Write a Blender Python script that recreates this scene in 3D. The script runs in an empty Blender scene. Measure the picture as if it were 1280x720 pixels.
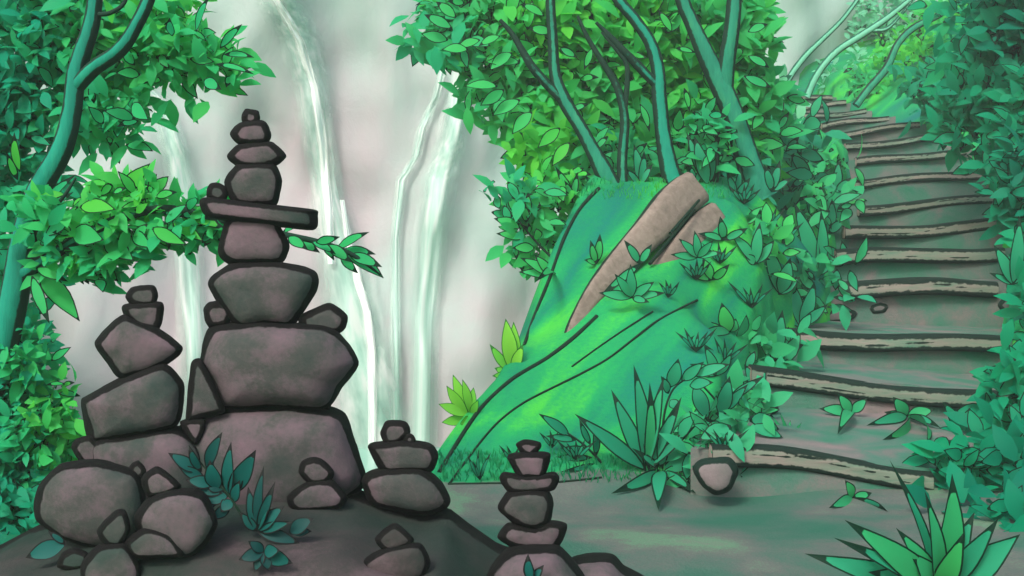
import bpy, math, random
import numpy as np
from mathutils import Vector, noise
from mathutils.bvhtree import BVHTree
R = math.radians
random.seed(7)
scene = bpy.context.scene
COL = scene.collection

# ------------------------------------------------------------------ camera, world, sun, exposure
F = 1372.0            # focal length in photo pixels (1280 wide)
EYE = 1.6
HOR = 330.0           # eye level row in the photo
cam = bpy.data.cameras.new('camera')
cam.angle = 2 * math.atan(640 / F)
cam.shift_y = (HOR - 360) / 1280
cam.clip_end = 500
cam_o = bpy.data.objects.new('camera', cam)
cam_o.location = (0, 0, EYE)
cam_o.rotation_euler = (R(90), 0, 0)
COL.objects.link(cam_o)
scene.camera = cam_o

SUN_EL, SUN_AZ = R(44), R(208)      # azimuth clockwise from +Y
w = bpy.data.worlds.new('World')
scene.world = w
w.use_nodes = True
nt = w.node_tree
bg = nt.nodes['Background']
sky = nt.nodes.new('ShaderNodeTexSky')
sky.sky_type = 'NISHITA'
sky.sun_disc = False
sky.sun_elevation = SUN_EL
sky.sun_rotation = SUN_AZ
sky.air_density = 1.0
sky.dust_density = 4.0
sky.ozone_density = 0.3
nt.links.new(sky.outputs[0], bg.inputs[0])
bg.inputs[1].default_value = 0.15
sun = bpy.data.lights.new('sun', 'SUN')
sun.energy = 1.5
sun.angle = R(12)
sun.color = (1.0, 0.95, 0.88)
sun_o = bpy.data.objects.new('sun', sun)
d = Vector((math.sin(SUN_AZ) * math.cos(SUN_EL), math.cos(SUN_AZ) * math.cos(SUN_EL), math.sin(SUN_EL)))
sun_o.rotation_euler = d.to_track_quat('Z', 'Y').to_euler()
sun_o.location = d * 60
COL.objects.link(sun_o)
scene.view_settings.view_transform = 'Standard'
scene.view_settings.look = 'None'
scene.view_settings.exposure = 0.8
scene.view_settings.gamma = 1.0
scene.view_settings.use_curve_mapping = False
scene.cycles.max_bounces = 6
scene.cycles.volume_bounces = 1

# ------------------------------------------------------------------ helpers
def at(px, py, Y):
    return Vector(((px - 640) / F * Y, Y, EYE - (py - HOR) / F * Y))

def m_px(n, Y):
    return n / F * Y

class MB:
    """collects vertices, faces, two point attributes (edge, tint) and material slots for ONE mesh"""
    def __init__(s):
        s.v, s.f, s.e, s.t, s.m = [], [], [], [], []
    def vert(s, p, e=1.0, t=0.5):
        s.v.append(tuple(p)); s.e.append(e); s.t.append(t)
        return len(s.v) - 1
    def face(s, idx, m=0):
        s.f.append(tuple(idx)); s.m.append(m)
    def build(s, name, mats, parent=None, origin=None, smooth=True):
        if not isinstance(mats, (list, tuple)): mats = [mats]
        o0 = Vector(origin) if origin is not None else Vector((0, 0, 0))
        me = bpy.data.meshes.new(name)
        me.from_pydata([tuple(Vector(p) - o0) for p in s.v], [], s.f)
        for nm, arr in (('edge', s.e), ('tint', s.t)):
            a = me.attributes.new(nm, 'FLOAT', 'POINT')
            a.data.foreach_set('value', arr)
        for m in mats: me.materials.append(m)
        me.polygons.foreach_set('material_index', s.m)
        me.polygons.foreach_set('use_smooth', [smooth] * len(s.f))
        me.update()
        ob = bpy.data.objects.new(name, me)
        COL.objects.link(ob)
        if parent is not None:
            ob.parent = parent
        else:
            ob.location = o0
        return ob

def tag(o, label, cat, group=None, kind=None):
    if label: o['label'] = label
    if cat: o['category'] = cat
    if group: o['group'] = group
    if kind: o['kind'] = kind
    return o

def empty(name, loc, label, cat, group=None):
    o = bpy.data.objects.new(name, None)
    o.empty_display_size = 0.1
    o.location = loc
    COL.objects.link(o)
    return tag(o, label, cat, group)

def nz(p, f=1.0, o=0.0):
    return noise.noise(Vector((p[0] * f + o, p[1] * f + o * 1.7, p[2] * f - o)))

# ------------------------------------------------------------------ materials
def new_mat(name):
    m = bpy.data.materials.new(name)
    m.use_nodes = True
    t = m.node_tree
    return m, t.nodes, t.links, t.nodes['Principled BSDF']

def ramp(N, stops, interp='LINEAR'):
    r = N.new('ShaderNodeValToRGB')
    r.color_ramp.interpolation = interp
    while len(r.color_ramp.elements) < len(stops):
        r.color_ramp.elements.new(0.5)
    for el, (p, c) in zip(r.color_ramp.elements, stops):
        el.position = p
        el.color = (c[0], c[1], c[2], 1)
    return r

def attr(N, name):
    a = N.new('ShaderNodeAttribute'); a.attribute_name = name
    return a

def math_(N, L, op, a, b=None, clamp=False):
    n = N.new('ShaderNodeMath'); n.operation = op; n.use_clamp = clamp
    for i, x in enumerate((a, b)):
        if x is None: continue
        if isinstance(x, (int, float)): n.inputs[i].default_value = x
        else: L.new(x, n.inputs[i])
    return n.outputs[0]

def noise_node(N, L, scale, detail=4, rough=0.55, vec=None, dist=0.0):
    n = N.new('ShaderNodeTexNoise')
    n.inputs['Scale'].default_value = scale
    n.inputs['Detail'].default_value = detail
    n.inputs['Roughness'].default_value = rough
    n.inputs['Distortion'].default_value = dist
    if vec is not None: L.new(vec, n.inputs['Vector'])
    return n

def mixc(N, L, fac, a, b):
    n = N.new('ShaderNodeMix'); n.data_type = 'RGBA'
    if isinstance(fac, (int, float)): n.inputs[0].default_value = fac
    else: L.new(fac, n.inputs[0])
    for i, x in ((6, a), (7, b)):
        if isinstance(x, tuple): n.inputs[i].default_value = (*x, 1)
        else: L.new(x, n.inputs[i])
    return n.outputs[2]

def edge_fac(N, L, vec, scale, amp=0.3, lo=0.45, hi=0.55):
    """1 on the dark rim stroke of the thing, 0 inside"""
    e = attr(N, 'edge')
    n = noise_node(N, L, scale, 3, 0.6, vec)
    s = math_(N, L, 'MULTIPLY_ADD', n.outputs[0], amp)
    s.node.inputs[2].default_value = -amp / 2
    t = math_(N, L, 'ADD', e.outputs['Fac'], s)
    mr = N.new('ShaderNodeMapRange'); mr.clamp = True
    mr.inputs[1].default_value = lo; mr.inputs[2].default_value = hi
    mr.inputs[3].default_value = 1; mr.inputs[4].default_value = 0
    L.new(t, mr.inputs[0])
    return mr.outputs[0]

def leaf_mat(name, stops, rim, trans=0.55, rough=0.55, nscale=1.2, namp=0.35):
    m, N, L, P = new_mat(name)
    tc = N.new('ShaderNodeTexCoord')
    geo = N.new('ShaderNodeNewGeometry')
    t = attr(N, 'tint')
    n = noise_node(N, L, nscale, 2, 0.5, geo.outputs['Position'])
    s = math_(N, L, 'MULTIPLY_ADD', n.outputs[0], namp); s.node.inputs[2].default_value = -namp / 2
    fac = math_(N, L, 'ADD', t.outputs['Fac'], s, True)
    r = ramp(N, stops); L.new(fac, r.inputs[0])
    c = mixc(N, L, edge_fac(N, L, geo.outputs['Position'], 40, 0.2), r.outputs[0], rim)
    L.new(c, P.inputs['Base Color'])
    P.inputs['Roughness'].default_value = rough
    P.inputs['Specular IOR Level'].default_value = 0.12
    tr = N.new('ShaderNodeBsdfTranslucent'); L.new(c, tr.inputs[0])
    mx = N.new('ShaderNodeMixShader'); mx.inputs[0].default_value = trans
    L.new(P.outputs[0], mx.inputs[1]); L.new(tr.outputs[0], mx.inputs[2])
    L.new(mx.outputs[0], N['Material Output'].inputs[0])
    return m

INK = (0.004, 0.030, 0.016)
TEAL, EMER, LEAFG, BRIGHT, PALE = (0.006, 0.20, 0.13), (0.012, 0.27, 0.13), (0.03, 0.36, 0.12), (0.09, 0.52, 0.06), (0.16, 0.46, 0.27)
M_LEFT = leaf_mat('left_tree_leaf', [(0, (0.006, 0.34, 0.20)), (0.35, (0.02, 0.44, 0.20)), (0.65, (0.04, 0.52, 0.15)), (1, (0.10, 0.60, 0.06))], INK)
M_CROWN = leaf_mat('ridge_tree_leaf', [(0, (0.015, 0.42, 0.20)), (0.35, (0.04, 0.52, 0.18)), (0.7, (0.06, 0.58, 0.11)), (1, (0.12, 0.64, 0.06))], INK)
M_SHRUB = leaf_mat('shrub_leaf', [(0, (0.002, 0.20, 0.13)), (0.4, (0.003, 0.30, 0.16)), (0.8, (0.006, 0.38, 0.17)), (1, (0.03, 0.46, 0.13))], INK)
M_PLANT = leaf_mat('plant_leaf', [(0, (0.004, 0.20, 0.12)), (0.5, (0.025, 0.33, 0.17)), (0.85, (0.03, 0.38, 0.13)), (1, (0.05, 0.5, 0.12))], INK, 0.35)
M_FAR = leaf_mat('hazed_far_leaf', [(0, (0.12, 0.52, 0.34)), (0.5, (0.22, 0.64, 0.44)), (1, (0.2, 0.66, 0.28))], (0.01, 0.12, 0.07))  # fading by distance haze is painted into these pale leaf colours
M_DARKP = leaf_mat('mound_plant_leaf', [(0, (0.003, 0.035, 0.035)), (1, (0.004, 0.085, 0.075))], (0.004, 0.006, 0.006), 0.1)
M_LIME = leaf_mat('lime_leaf', [(0, (0.05, 0.42, 0.05)), (1, (0.22, 0.62, 0.06))], (0.02, 0.16, 0.02), 0.3)
M_GRASS = leaf_mat('grass_blade', [(0, (0.006, 0.22, 0.11)), (0.5, (0.02, 0.36, 0.11)), (1, (0.08, 0.52, 0.06))], INK, 0.6)

def stone_mat(name, stops, rim=(0.004, 0.004, 0.004), nscale=3.0):
    m, N, L, P = new_mat(name)
    tc = N.new('ShaderNodeTexCoord')
    geo = N.new('ShaderNodeNewGeometry')
    oi = N.new('ShaderNodeObjectInfo')
    n1 = noise_node(N, L, nscale, 3, 0.5, geo.outputs['Position'], 0.4)
    n2 = noise_node(N, L, 42, 6, 0.7, geo.outputs['Position'])
    a = math_(N, L, 'MULTIPLY', n2.outputs[0], 0.28)
    b = math_(N, L, 'ADD', n1.outputs[0], a)
    c0 = math_(N, L, 'SUBTRACT', b, 0.14)
    r = ramp(N, stops); L.new(c0, r.inputs[0])
    vo = N.new('ShaderNodeTexVoronoi'); vo.inputs['Scale'].default_value = 130
    L.new(geo.outputs['Position'], vo.inputs['Vector'])
    sp = ramp(N, [(0.0, (0.45, 0.45, 0.45)), (0.22, (1, 1, 1))]); L.new(vo.outputs[0], sp.inputs[0])
    mul = N.new('ShaderNodeMix'); mul.data_type = 'RGBA'; mul.blend_type = 'MULTIPLY'; mul.inputs[0].default_value = 0.35
    L.new(r.outputs[0], mul.inputs[6]); L.new(sp.outputs[0], mul.inputs[7])
    c = mixc(N, L, edge_fac(N, L, geo.outputs['Position'], 28, 0.3), mul.outputs[2], rim)
    L.new(c, P.inputs['Base Color'])
    P.inputs['Roughness'].default_value = 0.85
    P.inputs['Specular IOR Level'].default_value = 0.12
    bp = N.new('ShaderNodeBump'); bp.inputs['Strength'].default_value = 0.45; bp.inputs['Distance'].default_value = 0.01
    L.new(n2.outputs[0], bp.inputs['Height']); L.new(bp.outputs[0], P.inputs['Normal'])
    return m

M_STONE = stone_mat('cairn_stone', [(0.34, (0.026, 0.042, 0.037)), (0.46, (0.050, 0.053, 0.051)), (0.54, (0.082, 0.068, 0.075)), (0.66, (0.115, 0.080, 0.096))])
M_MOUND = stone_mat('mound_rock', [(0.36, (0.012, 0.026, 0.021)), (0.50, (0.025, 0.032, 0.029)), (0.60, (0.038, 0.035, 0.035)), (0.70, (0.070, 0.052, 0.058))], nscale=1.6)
M_PSTONE = stone_mat('path_stone', [(0.3, (0.08, 0.10, 0.09)), (0.6, (0.16, 0.14, 0.14)), (0.75, (0.2, 0.16, 0.17))], rim=(0.006, 0.02, 0.014))

def wood_mat(name, stops, rim, scale=(6, 6, 1.2), edge_amp=0.4):
    m, N, L, P = new_mat(name)
    geo = N.new('ShaderNodeNewGeometry')
    mp = N.new('ShaderNodeMapping'); mp.inputs['Scale'].default_value = scale
    L.new(geo.outputs['Position'], mp.inputs[0])
    n1 = noise_node(N, L, 2.5, 6, 0.65, mp.outputs[0], 0.6)
    n2 = noise_node(N, L, 1.1, 2, 0.5, geo.outputs['Position'])
    f = math_(N, L, 'MULTIPLY', n1.outputs[0], 0.55)
    g = math_(N, L, 'MULTIPLY', n2.outputs[0], 0.45)
    r = ramp(N, stops); L.new(math_(N, L, 'ADD', f, g), r.inputs[0])
    c = mixc(N, L, edge_fac(N, L, geo.outputs['Position'], 14, edge_amp), r.outputs[0], rim)
    L.new(c, P.inputs['Base Color'])
    P.inputs['Roughness'].default_value = 0.8
    P.inputs['Specular IOR Level'].default_value = 0.2
    bp = N.new('ShaderNodeBump'); bp.inputs['Strength'].default_value = 0.5; bp.inputs['Distance'].default_value = 0.02
    L.new(n1.outputs[0], bp.inputs['Height']); L.new(bp.outputs[0], P.inputs['Normal'])
    return m

M_BARK = wood_mat('mossy_bark', [(0.3, (0.006, 0.13, 0.085)), (0.5, (0.012, 0.2, 0.12)), (0.7, (0.05, 0.3, 0.14))], (0.004, 0.028, 0.016))
M_BARKL = wood_mat('teal_bark', [(0.3, (0.003, 0.14, 0.10)), (0.5, (0.004, 0.21, 0.14)), (0.7, (0.015, 0.26, 0.16))], (0.004, 0.028, 0.016))
M_BARKF = wood_mat('hazed_far_bark', [(0.3, (0.10, 0.38, 0.26)), (0.7, (0.16, 0.48, 0.32))], (0.006, 0.09, 0.055))  # far trunks: distance haze put into the bark colour
M_LOG = wood_mat('weathered_wood', [(0.3, (0.09, 0.078, 0.062)), (0.5, (0.18, 0.148, 0.122)), (0.7, (0.26, 0.22, 0.185))], (0.008, 0.02, 0.014), (5, 5, 5))
M_STEP = wood_mat('step_log_wood', [(0.3, (0.06, 0.17, 0.115)), (0.46, (0.15, 0.19, 0.145)), (0.58, (0.21, 0.19, 0.165)), (0.72, (0.31, 0.235, 0.22))], (0.004, 0.016, 0.011), (1.2, 6, 8), 0.5)
M_STEPEND = wood_mat('step_log_end', [(0.3, (0.18, 0.15, 0.13)), (0.7, (0.3, 0.25, 0.22))], (0.006, 0.02, 0.014), (8, 8, 8))
M_STEMLINE = wood_mat('dark_stem_and_line', [(0.3, (0.003, 0.03, 0.016)), (0.7, (0.008, 0.055, 0.03))], (0.003, 0.02, 0.01))  # shared by plant stems, sapling, log cracks and the added ink line tubes

# terrain: mossy bank, bare path
def terrain_mat():
    m, N, L, P = new_mat('mossy_ground')
    geo = N.new('ShaderNodeNewGeometry')
    mr0 = N.new('ShaderNodeMapping'); mr0.inputs['Rotation'].default_value = (0, R(42), 0)
    L.new(geo.outputs['Position'], mr0.inputs[0])
    mp = N.new('ShaderNodeMapping'); mp.inputs['Scale'].default_value = (0.22, 0.3, 1.3)
    L.new(mr0.outputs[0], mp.inputs[0])
    n1 = noise_node(N, L, 1.6, 3, 0.5, mp.outputs[0], 0.8)
    n2 = noise_node(N, L, 26, 5, 0.7, geo.outputs['Position'])
    f = math_(N, L, 'ADD', math_(N, L, 'MULTIPLY', n2.outputs[0], 0.22), n1.outputs[0])
    f = math_(N, L, 'SUBTRACT', f, 0.11)
    r = ramp(N, [(0.28, (0.003, 0.14, 0.12)), (0.42, (0.005, 0.20, 0.090)), (0.55, (0.010, 0.28, 0.080)), (0.66, (0.045, 0.42, 0.05)), (0.85, (0.07, 0.45, 0.05))])
    L.new(f, r.inputs[0])
    n3 = noise_node(N, L, 0.9, 4, 0.55, geo.outputs['Position'], 0.2)
    n4 = noise_node(N, L, 60, 5, 0.7, geo.outputs['Position'])
    g = math_(N, L, 'ADD', math_(N, L, 'MULTIPLY', n4.outputs[0], 0.25), n3.outputs[0])
    g = math_(N, L, 'SUBTRACT', g, 0.12)
    r2 = ramp(N, [(0.34, (0.026, 0.12, 0.08)), (0.46, (0.052, 0.125, 0.095)), (0.56, (0.11, 0.12, 0.112)), (0.63, (0.10, 0.21, 0.13)), (0.74, (0.15, 0.14, 0.135))])
    L.new(g, r2.inputs[0])
    tn = attr(N, 'tint')
    n5 = noise_node(N, L, 5, 4, 0.6, geo.outputs['Position'])
    k = math_(N, L, 'ADD', tn.outputs['Fac'], math_(N, L, 'MULTIPLY', math_(N, L, 'SUBTRACT', n5.outputs[0], 0.5), 0.7))
    mr = N.new('ShaderNodeMapRange'); mr.inputs[1].default_value = 0.42; mr.inputs[2].default_value = 0.58
    L.new(k, mr.inputs[0])
    c = mixc(N, L, mr.outputs[0], r.outputs[0], r2.outputs[0])
    L.new(c, P.inputs['Base Color'])
    P.inputs['Roughness'].default_value = 0.9
    P.inputs['Specular IOR Level'].default_value = 0.15
    bp = N.new('ShaderNodeBump'); bp.inputs['Strength'].default_value = 0.5; bp.inputs['Distance'].default_value = 0.03
    L.new(math_(N, L, 'ADD', n2.outputs[0], math_(N, L, 'MULTIPLY', n4.outputs[0], 0.5)), bp.inputs['Height']); L.new(bp.outputs[0], P.inputs['Normal'])
    return m
M_TERR = terrain_mat()

def tread_mat():
    m, N, L, P = new_mat('packed_earth')
    geo = N.new('ShaderNodeNewGeometry')
    n3 = noise_node(N, L, 1.5, 3, 0.5, geo.outputs['Position'], 1.0)
    n4 = noise_node(N, L, 45, 5, 0.7, geo.outputs['Position'])
    g = math_(N, L, 'SUBTRACT', math_(N, L, 'ADD', math_(N, L, 'MULTIPLY', n4.outputs[0], 0.25), n3.outputs[0]), 0.12)
    r2 = ramp(N, [(0.36, (0.02, 0.15, 0.09)), (0.50, (0.06, 0.145, 0.11)), (0.62, (0.125, 0.135, 0.124)), (0.76, (0.20, 0.155, 0.155))])
    L.new(g, r2.inputs[0]); L.new(r2.outputs[0], P.inputs['Base Color'])
    P.inputs['Roughness'].default_value = 0.9
    bp = N.new('ShaderNodeBump'); bp.inputs['Strength'].default_value = 0.5; bp.inputs['Distance'].default_value = 0.02
    L.new(n4.outputs[0], bp.inputs['Height']); L.new(bp.outputs[0], P.inputs['Normal'])
    return m
M_TREAD = tread_mat()

def cliff_mat():
    m, N, L, P = new_mat('wet_pale_rock')
    geo = N.new('ShaderNodeNewGeometry')
    mp = N.new('ShaderNodeMapping'); mp.inputs['Scale'].default_value = (0.9, 0.6, 0.65)
    L.new(geo.outputs['Position'], mp.inputs[0])
    n1 = noise_node(N, L, 0.14, 5, 0.55, mp.outputs[0], 0.9)
    n2 = noise_node(N, L, 1.4, 7, 0.68, mp.outputs[0], 0.5)
    sx = N.new('ShaderNodeSeparateXYZ'); L.new(geo.outputs['Position'], sx.inputs[0])
    z = math_(N, L, 'MULTIPLY', sx.outputs[2], -0.030)
    f = math_(N, L, 'ADD', math_(N, L, 'MULTIPLY', n2.outputs[0], 0.18), n1.outputs[0])
    f = math_(N, L, 'ADD', math_(N, L, 'SUBTRACT', f, 0.04), z)
    r = ramp(N, [(0.28, (0.28, 0.41, 0.375)), (0.40, (0.315, 0.395, 0.38)), (0.51, (0.355, 0.355, 0.37)), (0.64, (0.38, 0.325, 0.355))])
    L.new(f, r.inputs[0]); L.new(r.outputs[0], P.inputs['Base Color'])
    P.inputs['Roughness'].default_value = 0.75
    bp = N.new('ShaderNodeBump'); bp.inputs['Strength'].default_value = 0.2; bp.inputs['Distance'].default_value = 0.2
    L.new(n2.outputs[0], bp.inputs['Height']); L.new(bp.outputs[0], P.inputs['Normal'])
    return m
M_CLIFF = cliff_mat()

def fall_mat(name='falling_water', stops=None, soft=0.05, top=0.8):
    m, N, L, P = new_mat(name)
    a, b = attr(N, 'edge'), attr(N, 'tint')      # across 0..1, along
    cx = N.new('ShaderNodeCombineXYZ')
    L.new(math_(N, L, 'MULTIPLY', a.outputs['Fac'], 4.5), cx.inputs[0]); L.new(math_(N, L, 'MULTIPLY', b.outputs['Fac'], 0.10), cx.inputs[1])
    n = noise_node(N, L, 1.5, 3, 0.5, cx.outputs[0], 0.0)
    r = ramp(N, stops or [(0.34, (0.28, 0.53, 0.44)), (0.52, (0.40, 0.60, 0.53)), (0.62, (0.53, 0.63, 0.60)), (0.78, (0.64, 0.67, 0.67))])
    L.new(n.outputs[0], r.inputs[0]); L.new(r.outputs[0], P.inputs['Base Color'])
    P.inputs['Roughness'].default_value = 0.5
    tr = N.new('ShaderNodeBsdfTransparent')
    mx = N.new('ShaderNodeMixShader')
    dist = math_(N, L, 'ABSOLUTE', math_(N, L, 'SUBTRACT', a.outputs['Fac'], 0.5))
    mr = N.new('ShaderNodeMapRange'); mr.inputs[1].default_value = 0.5; mr.inputs[2].default_value = soft; mr.inputs[3].default_value = 0.0; mr.inputs[4].default_value = top
    L.new(math_(N, L, 'ADD', dist, math_(N, L, 'MULTIPLY', math_(N, L, 'SUBTRACT', n.outputs[0], 0.5), -0.5)), mr.inputs[0])
    L.new(mr.outputs[0], mx.inputs[0]); L.new(tr.outputs[0], mx.inputs[1]); L.new(P.outputs[0], mx.inputs[2])
    L.new(mx.outputs[0], N['Material Output'].inputs[0])
    return m
M_FALL = fall_mat()
M_FALLW = fall_mat('white_water', [(0.3, (0.62, 0.74, 0.70)), (0.6, (0.78, 0.82, 0.82))], 0.2, 0.95)

def water_mat():
    m, N, L, P = new_mat('pool_water')
    P.inputs['Base Color'].default_value = (0.25, 0.5, 0.42, 1); P.inputs['Roughness'].default_value = 0.12
    geo = N.new('ShaderNodeNewGeometry'); n = noise_node(N, L, 1.2, 4, 0.5, geo.outputs['Position'])
    bp = N.new('ShaderNodeBump'); bp.inputs['Strength'].default_value = 0.2
    L.new(n.outputs[0], bp.inputs['Height']); L.new(bp.outputs[0], P.inputs['Normal'])
    return m

# ------------------------------------------------------------------ stairs plan (photo rows -> metres)
# top edge row, bottom edge row, left px, right px, slope (right row minus left row), distance
STEPS = [(566, 600, 888, 1165, 30, 7.95), (472, 502, 938, 1245, 28, 10.4), (413, 441, 985, 1250, 12, 11.8), (347, 374, 1052, 1245, 0, 13.7),
         (308, 331, 1042, 1256, -7, 15.0), (277, 297, 1053, 1244, -11, 16.3), (248, 264, 1072, 1240, -13, 17.6), (217, 231, 1068, 1226, -13, 18.9),
         (190, 203, 1070, 1206, -15, 20.2), (171, 182, 1056, 1192, -16, 21.5), (158, 168, 1040, 1150, -14, 22.8), (148, 157, 1026, 1112, -12, 24.2),
         (139, 147, 1006, 1080, -8, 25.7), (129, 136, 994, 1045, -6, 27.3), (120, 127, 984, 1024, -3, 29.0)]
SG = []
for (t, b, l, r, sl, Y) in STEPS:
    c = at((l + r) / 2, t, Y)
    SG.append((c.x, Y, c.z, max(1.5, m_px(r - l, Y))))
def stair_at(Y):
    """centre x, tread z, width of the stair at distance Y"""
    ys = [s[1] for s in SG]
    return (float(np.interp(Y, ys, [s[0] for s in SG])), float(np.interp(Y, ys, [s[2] for s in SG])), float(np.interp(Y, ys, [s[3] for s in SG])))

# ------------------------------------------------------------------ terrain
ctrl = []
def cp(px, py, Y): ctrl.append(tuple(at(px, py, Y)))
for x, y in ((-3, 3), (-1, 3), (1, 3), (3, 3), (5, 3), (-0.5, 5), (1, 5), (2, 5), (3, 5), (0, 6.5), (1, 6.5), (2, 6.5), (3, 6.8), (-0.5, 7.8), (0.1, 7.9), (0.6, 7.95), (1.2, 8.2), (1.6, 8.35), (2.4, 8.2), (3.4, 8.0)):
    ctrl.append((x, y, 0.0))
for p in ((545, 575, 8.3), (600, 502, 8.9), (640, 467, 9.3), (700, 433, 9.7), (760, 378, 10.2), (810, 336, 10.7), (870, 300, 11.2), (930, 264, 11.8),
          (650, 540, 8.5), (740, 515, 8.9), (850, 490, 9.2), (800, 420, 9.8), (900, 420, 10.0), (860, 555, 8.6),
          (660, 420, 10.4), (690, 345, 11.0), (705, 290, 11.5), (742, 232, 12.2), (780, 225, 12.6), (850, 226, 12.8), (940, 228, 13.2), (960, 160, 17.0), (930, 120, 21.0),
          (770, 350, 10.9), (850, 270, 11.9), (960, 340, 11.6), (1000, 300, 13.0)):
    cp(*p)
for (x, Y, z, wd) in SG:
    if Y < 9: continue
    ctrl += [(x, Y, z - 0.30), (x - wd / 2 - 0.05, Y, z - 0.12), (x + wd / 2 + 0.05, Y, z - 0.12), (x + wd / 2 + 1.5, Y, z + 0.8), (x + wd / 2 + 4, Y, z + 2.0)]
    if Y > 13: ctrl += [(x - wd / 2 - 1.2, Y, z + 0.35)]
ctrl += [(5, 6, 0.5), (7, 7, 1.6), (12, 6, 3.5), (20, 10, 8), (20, 25, 12), (12, 34, 10), (20, 45, 13), (5, 36, 8.0), (0, 30, 4), (0, 45, 6), (-20, 10, 2), (-20, 30, 3), (-6, 4, 0.3), (-4, 7, 0.3), (-2.8, 5.5, 0.2)]
C = np.array(ctrl)
def U(r2):
    return np.where(r2 > 1e-12, 0.5 * r2 * np.log(np.maximum(r2, 1e-12)), 0.0)
n = len(C)
K = U(((C[:, None, :2] - C[None, :, :2]) ** 2).sum(-1)) + 0.02 * np.eye(n)
Pm = np.c_[np.ones(n), C[:, :2]]
A = np.block([[K, Pm], [Pm.T, np.zeros((3, 3))]])
Wt = np.linalg.solve(A, np.r_[C[:, 2], 0, 0, 0])
def tps(X, Y):
    q = np.stack([X.ravel(), Y.ravel()], -1)
    out = np.empty(len(q))
    for i in range(0, len(q), 8000):
        s = q[i:i + 8000]
        out[i:i + 8000] = U(((s[:, None] - C[None, :, :2]) ** 2).sum(-1)) @ Wt[:n] + Wt[n] + s @ Wt[n + 1:]
    return out.reshape(X.shape)
xs = np.unique(np.concatenate([np.linspace(-34, -4, 16), np.linspace(-4, -1.2, 20), np.linspace(-1.2, 4, 88), np.linspace(4, 9, 46), np.linspace(9, 34, 16)]).round(4))
ys = np.unique(np.concatenate([np.linspace(-4, 5, 19), np.linspace(5, 14, 110), np.linspace(14, 32, 72), np.linspace(32, 60, 12)]).round(4))
GX, GY = np.meshgrid(xs, ys)
GZ = tps(GX, GY)
xe = np.interp(GY, [0, 3, 4.5, 7, 8.3, 8.9, 9.4, 10, 11.4, 12.2, 13, 15, 18, 24, 34, 60], [-7, -4, -0.9, -0.68, -0.60, -0.30, -0.05, 0.02, 0.52, 0.86, 1.1, 1.6, 2.6, 4.6, 5.5, 6])
xl = np.interp(GY, [0, 3, 4, 6, 8, 12, 20, 40, 60], [-8, -4, -2.05, -2.62, -3.7, -6.5, -11, -18, -24])
dr = np.clip(np.minimum(xe - GX, GX - xl), 0, None)
drop = 2.6 * (np.sqrt(dr * dr + 0.01) - 0.1)
GZ = np.maximum(GZ - drop, np.minimum(GZ, -3.6))
for j in range(GX.shape[0]):
    for i in range(GX.shape[1]):
        if 7.8 < GY[j, i] < 31:
            sx, sz, sw = stair_at(GY[j, i])
            below = [q for q in SG if q[1] <= GY[j, i] - 0.3]
            if below and abs(GX[j, i] - sx) < sw / 2 + 0.12: GZ[j, i] = min(GZ[j, i], below[-1][2] - 0.45)
# the packed earth path: bare from the mound to the first step
tint = np.zeros_like(GX)
for j in range(GX.shape[0]):
    for i in range(GX.shape[1]):
        x, y = GX[j, i], GY[j, i]
        if y < 9 and x > -4:
            near = min(1.0, max(0.0, (7.95 + 0.30 * max(0, x) ** 0.8 * (x < 2.2) + (0.55 if x > 1.75 else 0) - y) / 0.25 + 0.5)) if x > -0.75 else 0
            tint[j, i] = near if x < 4.2 else max(0, near - (x - 4.2))
        GZ[j, i] += 0.035 * noise.noise(Vector((x * 1.6, y * 1.6, 0))) * (0.35 if tint[j, i] > 0.5 else 1.0) + (0.25 * noise.noise(Vector((x * 0.5, y * 0.5, 3))) if y > 14 else 0)
mb = MB()
for j in range(len(ys)):
    for i in range(len(xs)):
        mb.vert((GX[j, i], GY[j, i], GZ[j, i]), 1.0, float(tint[j, i]))
nx = len(xs)
for j in range(len(ys) - 1):
    for i in range(nx - 1):
        mb.face((j * nx + i, j * nx + i + 1, (j + 1) * nx + i + 1, (j + 1) * nx + i))
terr = mb.build('ground', M_TERR)
tag(terr, None, None, kind='structure')
TB = BVHTree.FromPolygons(mb.v, mb.f)

# treads of the stair: flat earth behind each log, one stepped body
mb = MB()
for k, (x, Y, z, wd) in enumerate(SG):
    if k + 1 < len(SG): x2, Y2, z2, w2 = SG[k + 1]
    else: x2, Y2, z2, w2 = x - 0.6, Y + 3, z, wd
    h = wd / 2 + 0.14; h2 = w2 / 2 + 0.12
    sl = m_px(STEPS[k][4], STEPS[k][5]) / 2
    sl2 = m_px(STEPS[min(k + 1, 14)][4], STEPS[min(k + 1, 14)][5]) / 2
    zt = z - 0.05
    na = 8
    rows = []
    for (cx, cy, hh, zz) in ((x, Y + 0.02, h, z - 0.75), (x, Y + 0.02, h, zt), (x2, Y2 + 0.06, h2, zt + 0.01)):
        rows.append([mb.vert((cx - hh + 2 * hh * q / na, cy, zz - (sl if zz < 99 else 0) * (2 * q / na - 1) * 0.9 + (0.02 * noise.noise(Vector((cx + q, cy * 3, k))) if zz > z - 0.5 else 0))) for q in range(na + 1)])
    for a, b in zip(rows[:-1], rows[1:]):
        for q in range(na): mb.face((a[q], a[q + 1], b[q + 1], b[q]))
treads = mb.build('stair_path', M_TREAD, smooth=False)
tag(treads, None, None, kind='structure')
SB = BVHTree.FromPolygons(mb.v, mb.f)

def hit(px, py, trees):
    o = Vector((0, 0, EYE)); dv = (at(px, py, 10) - o).normalized()
    best = None
    for T in trees:
        h = T.ray_cast(o, dv)
        if h[0] is not None and (best is None or h[3] < best[1]): best = (h[0], h[3])
    return best[0] if best else at(px, py, 10)
def ground(px, py): return hit(px, py, (TB, SB))

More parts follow.
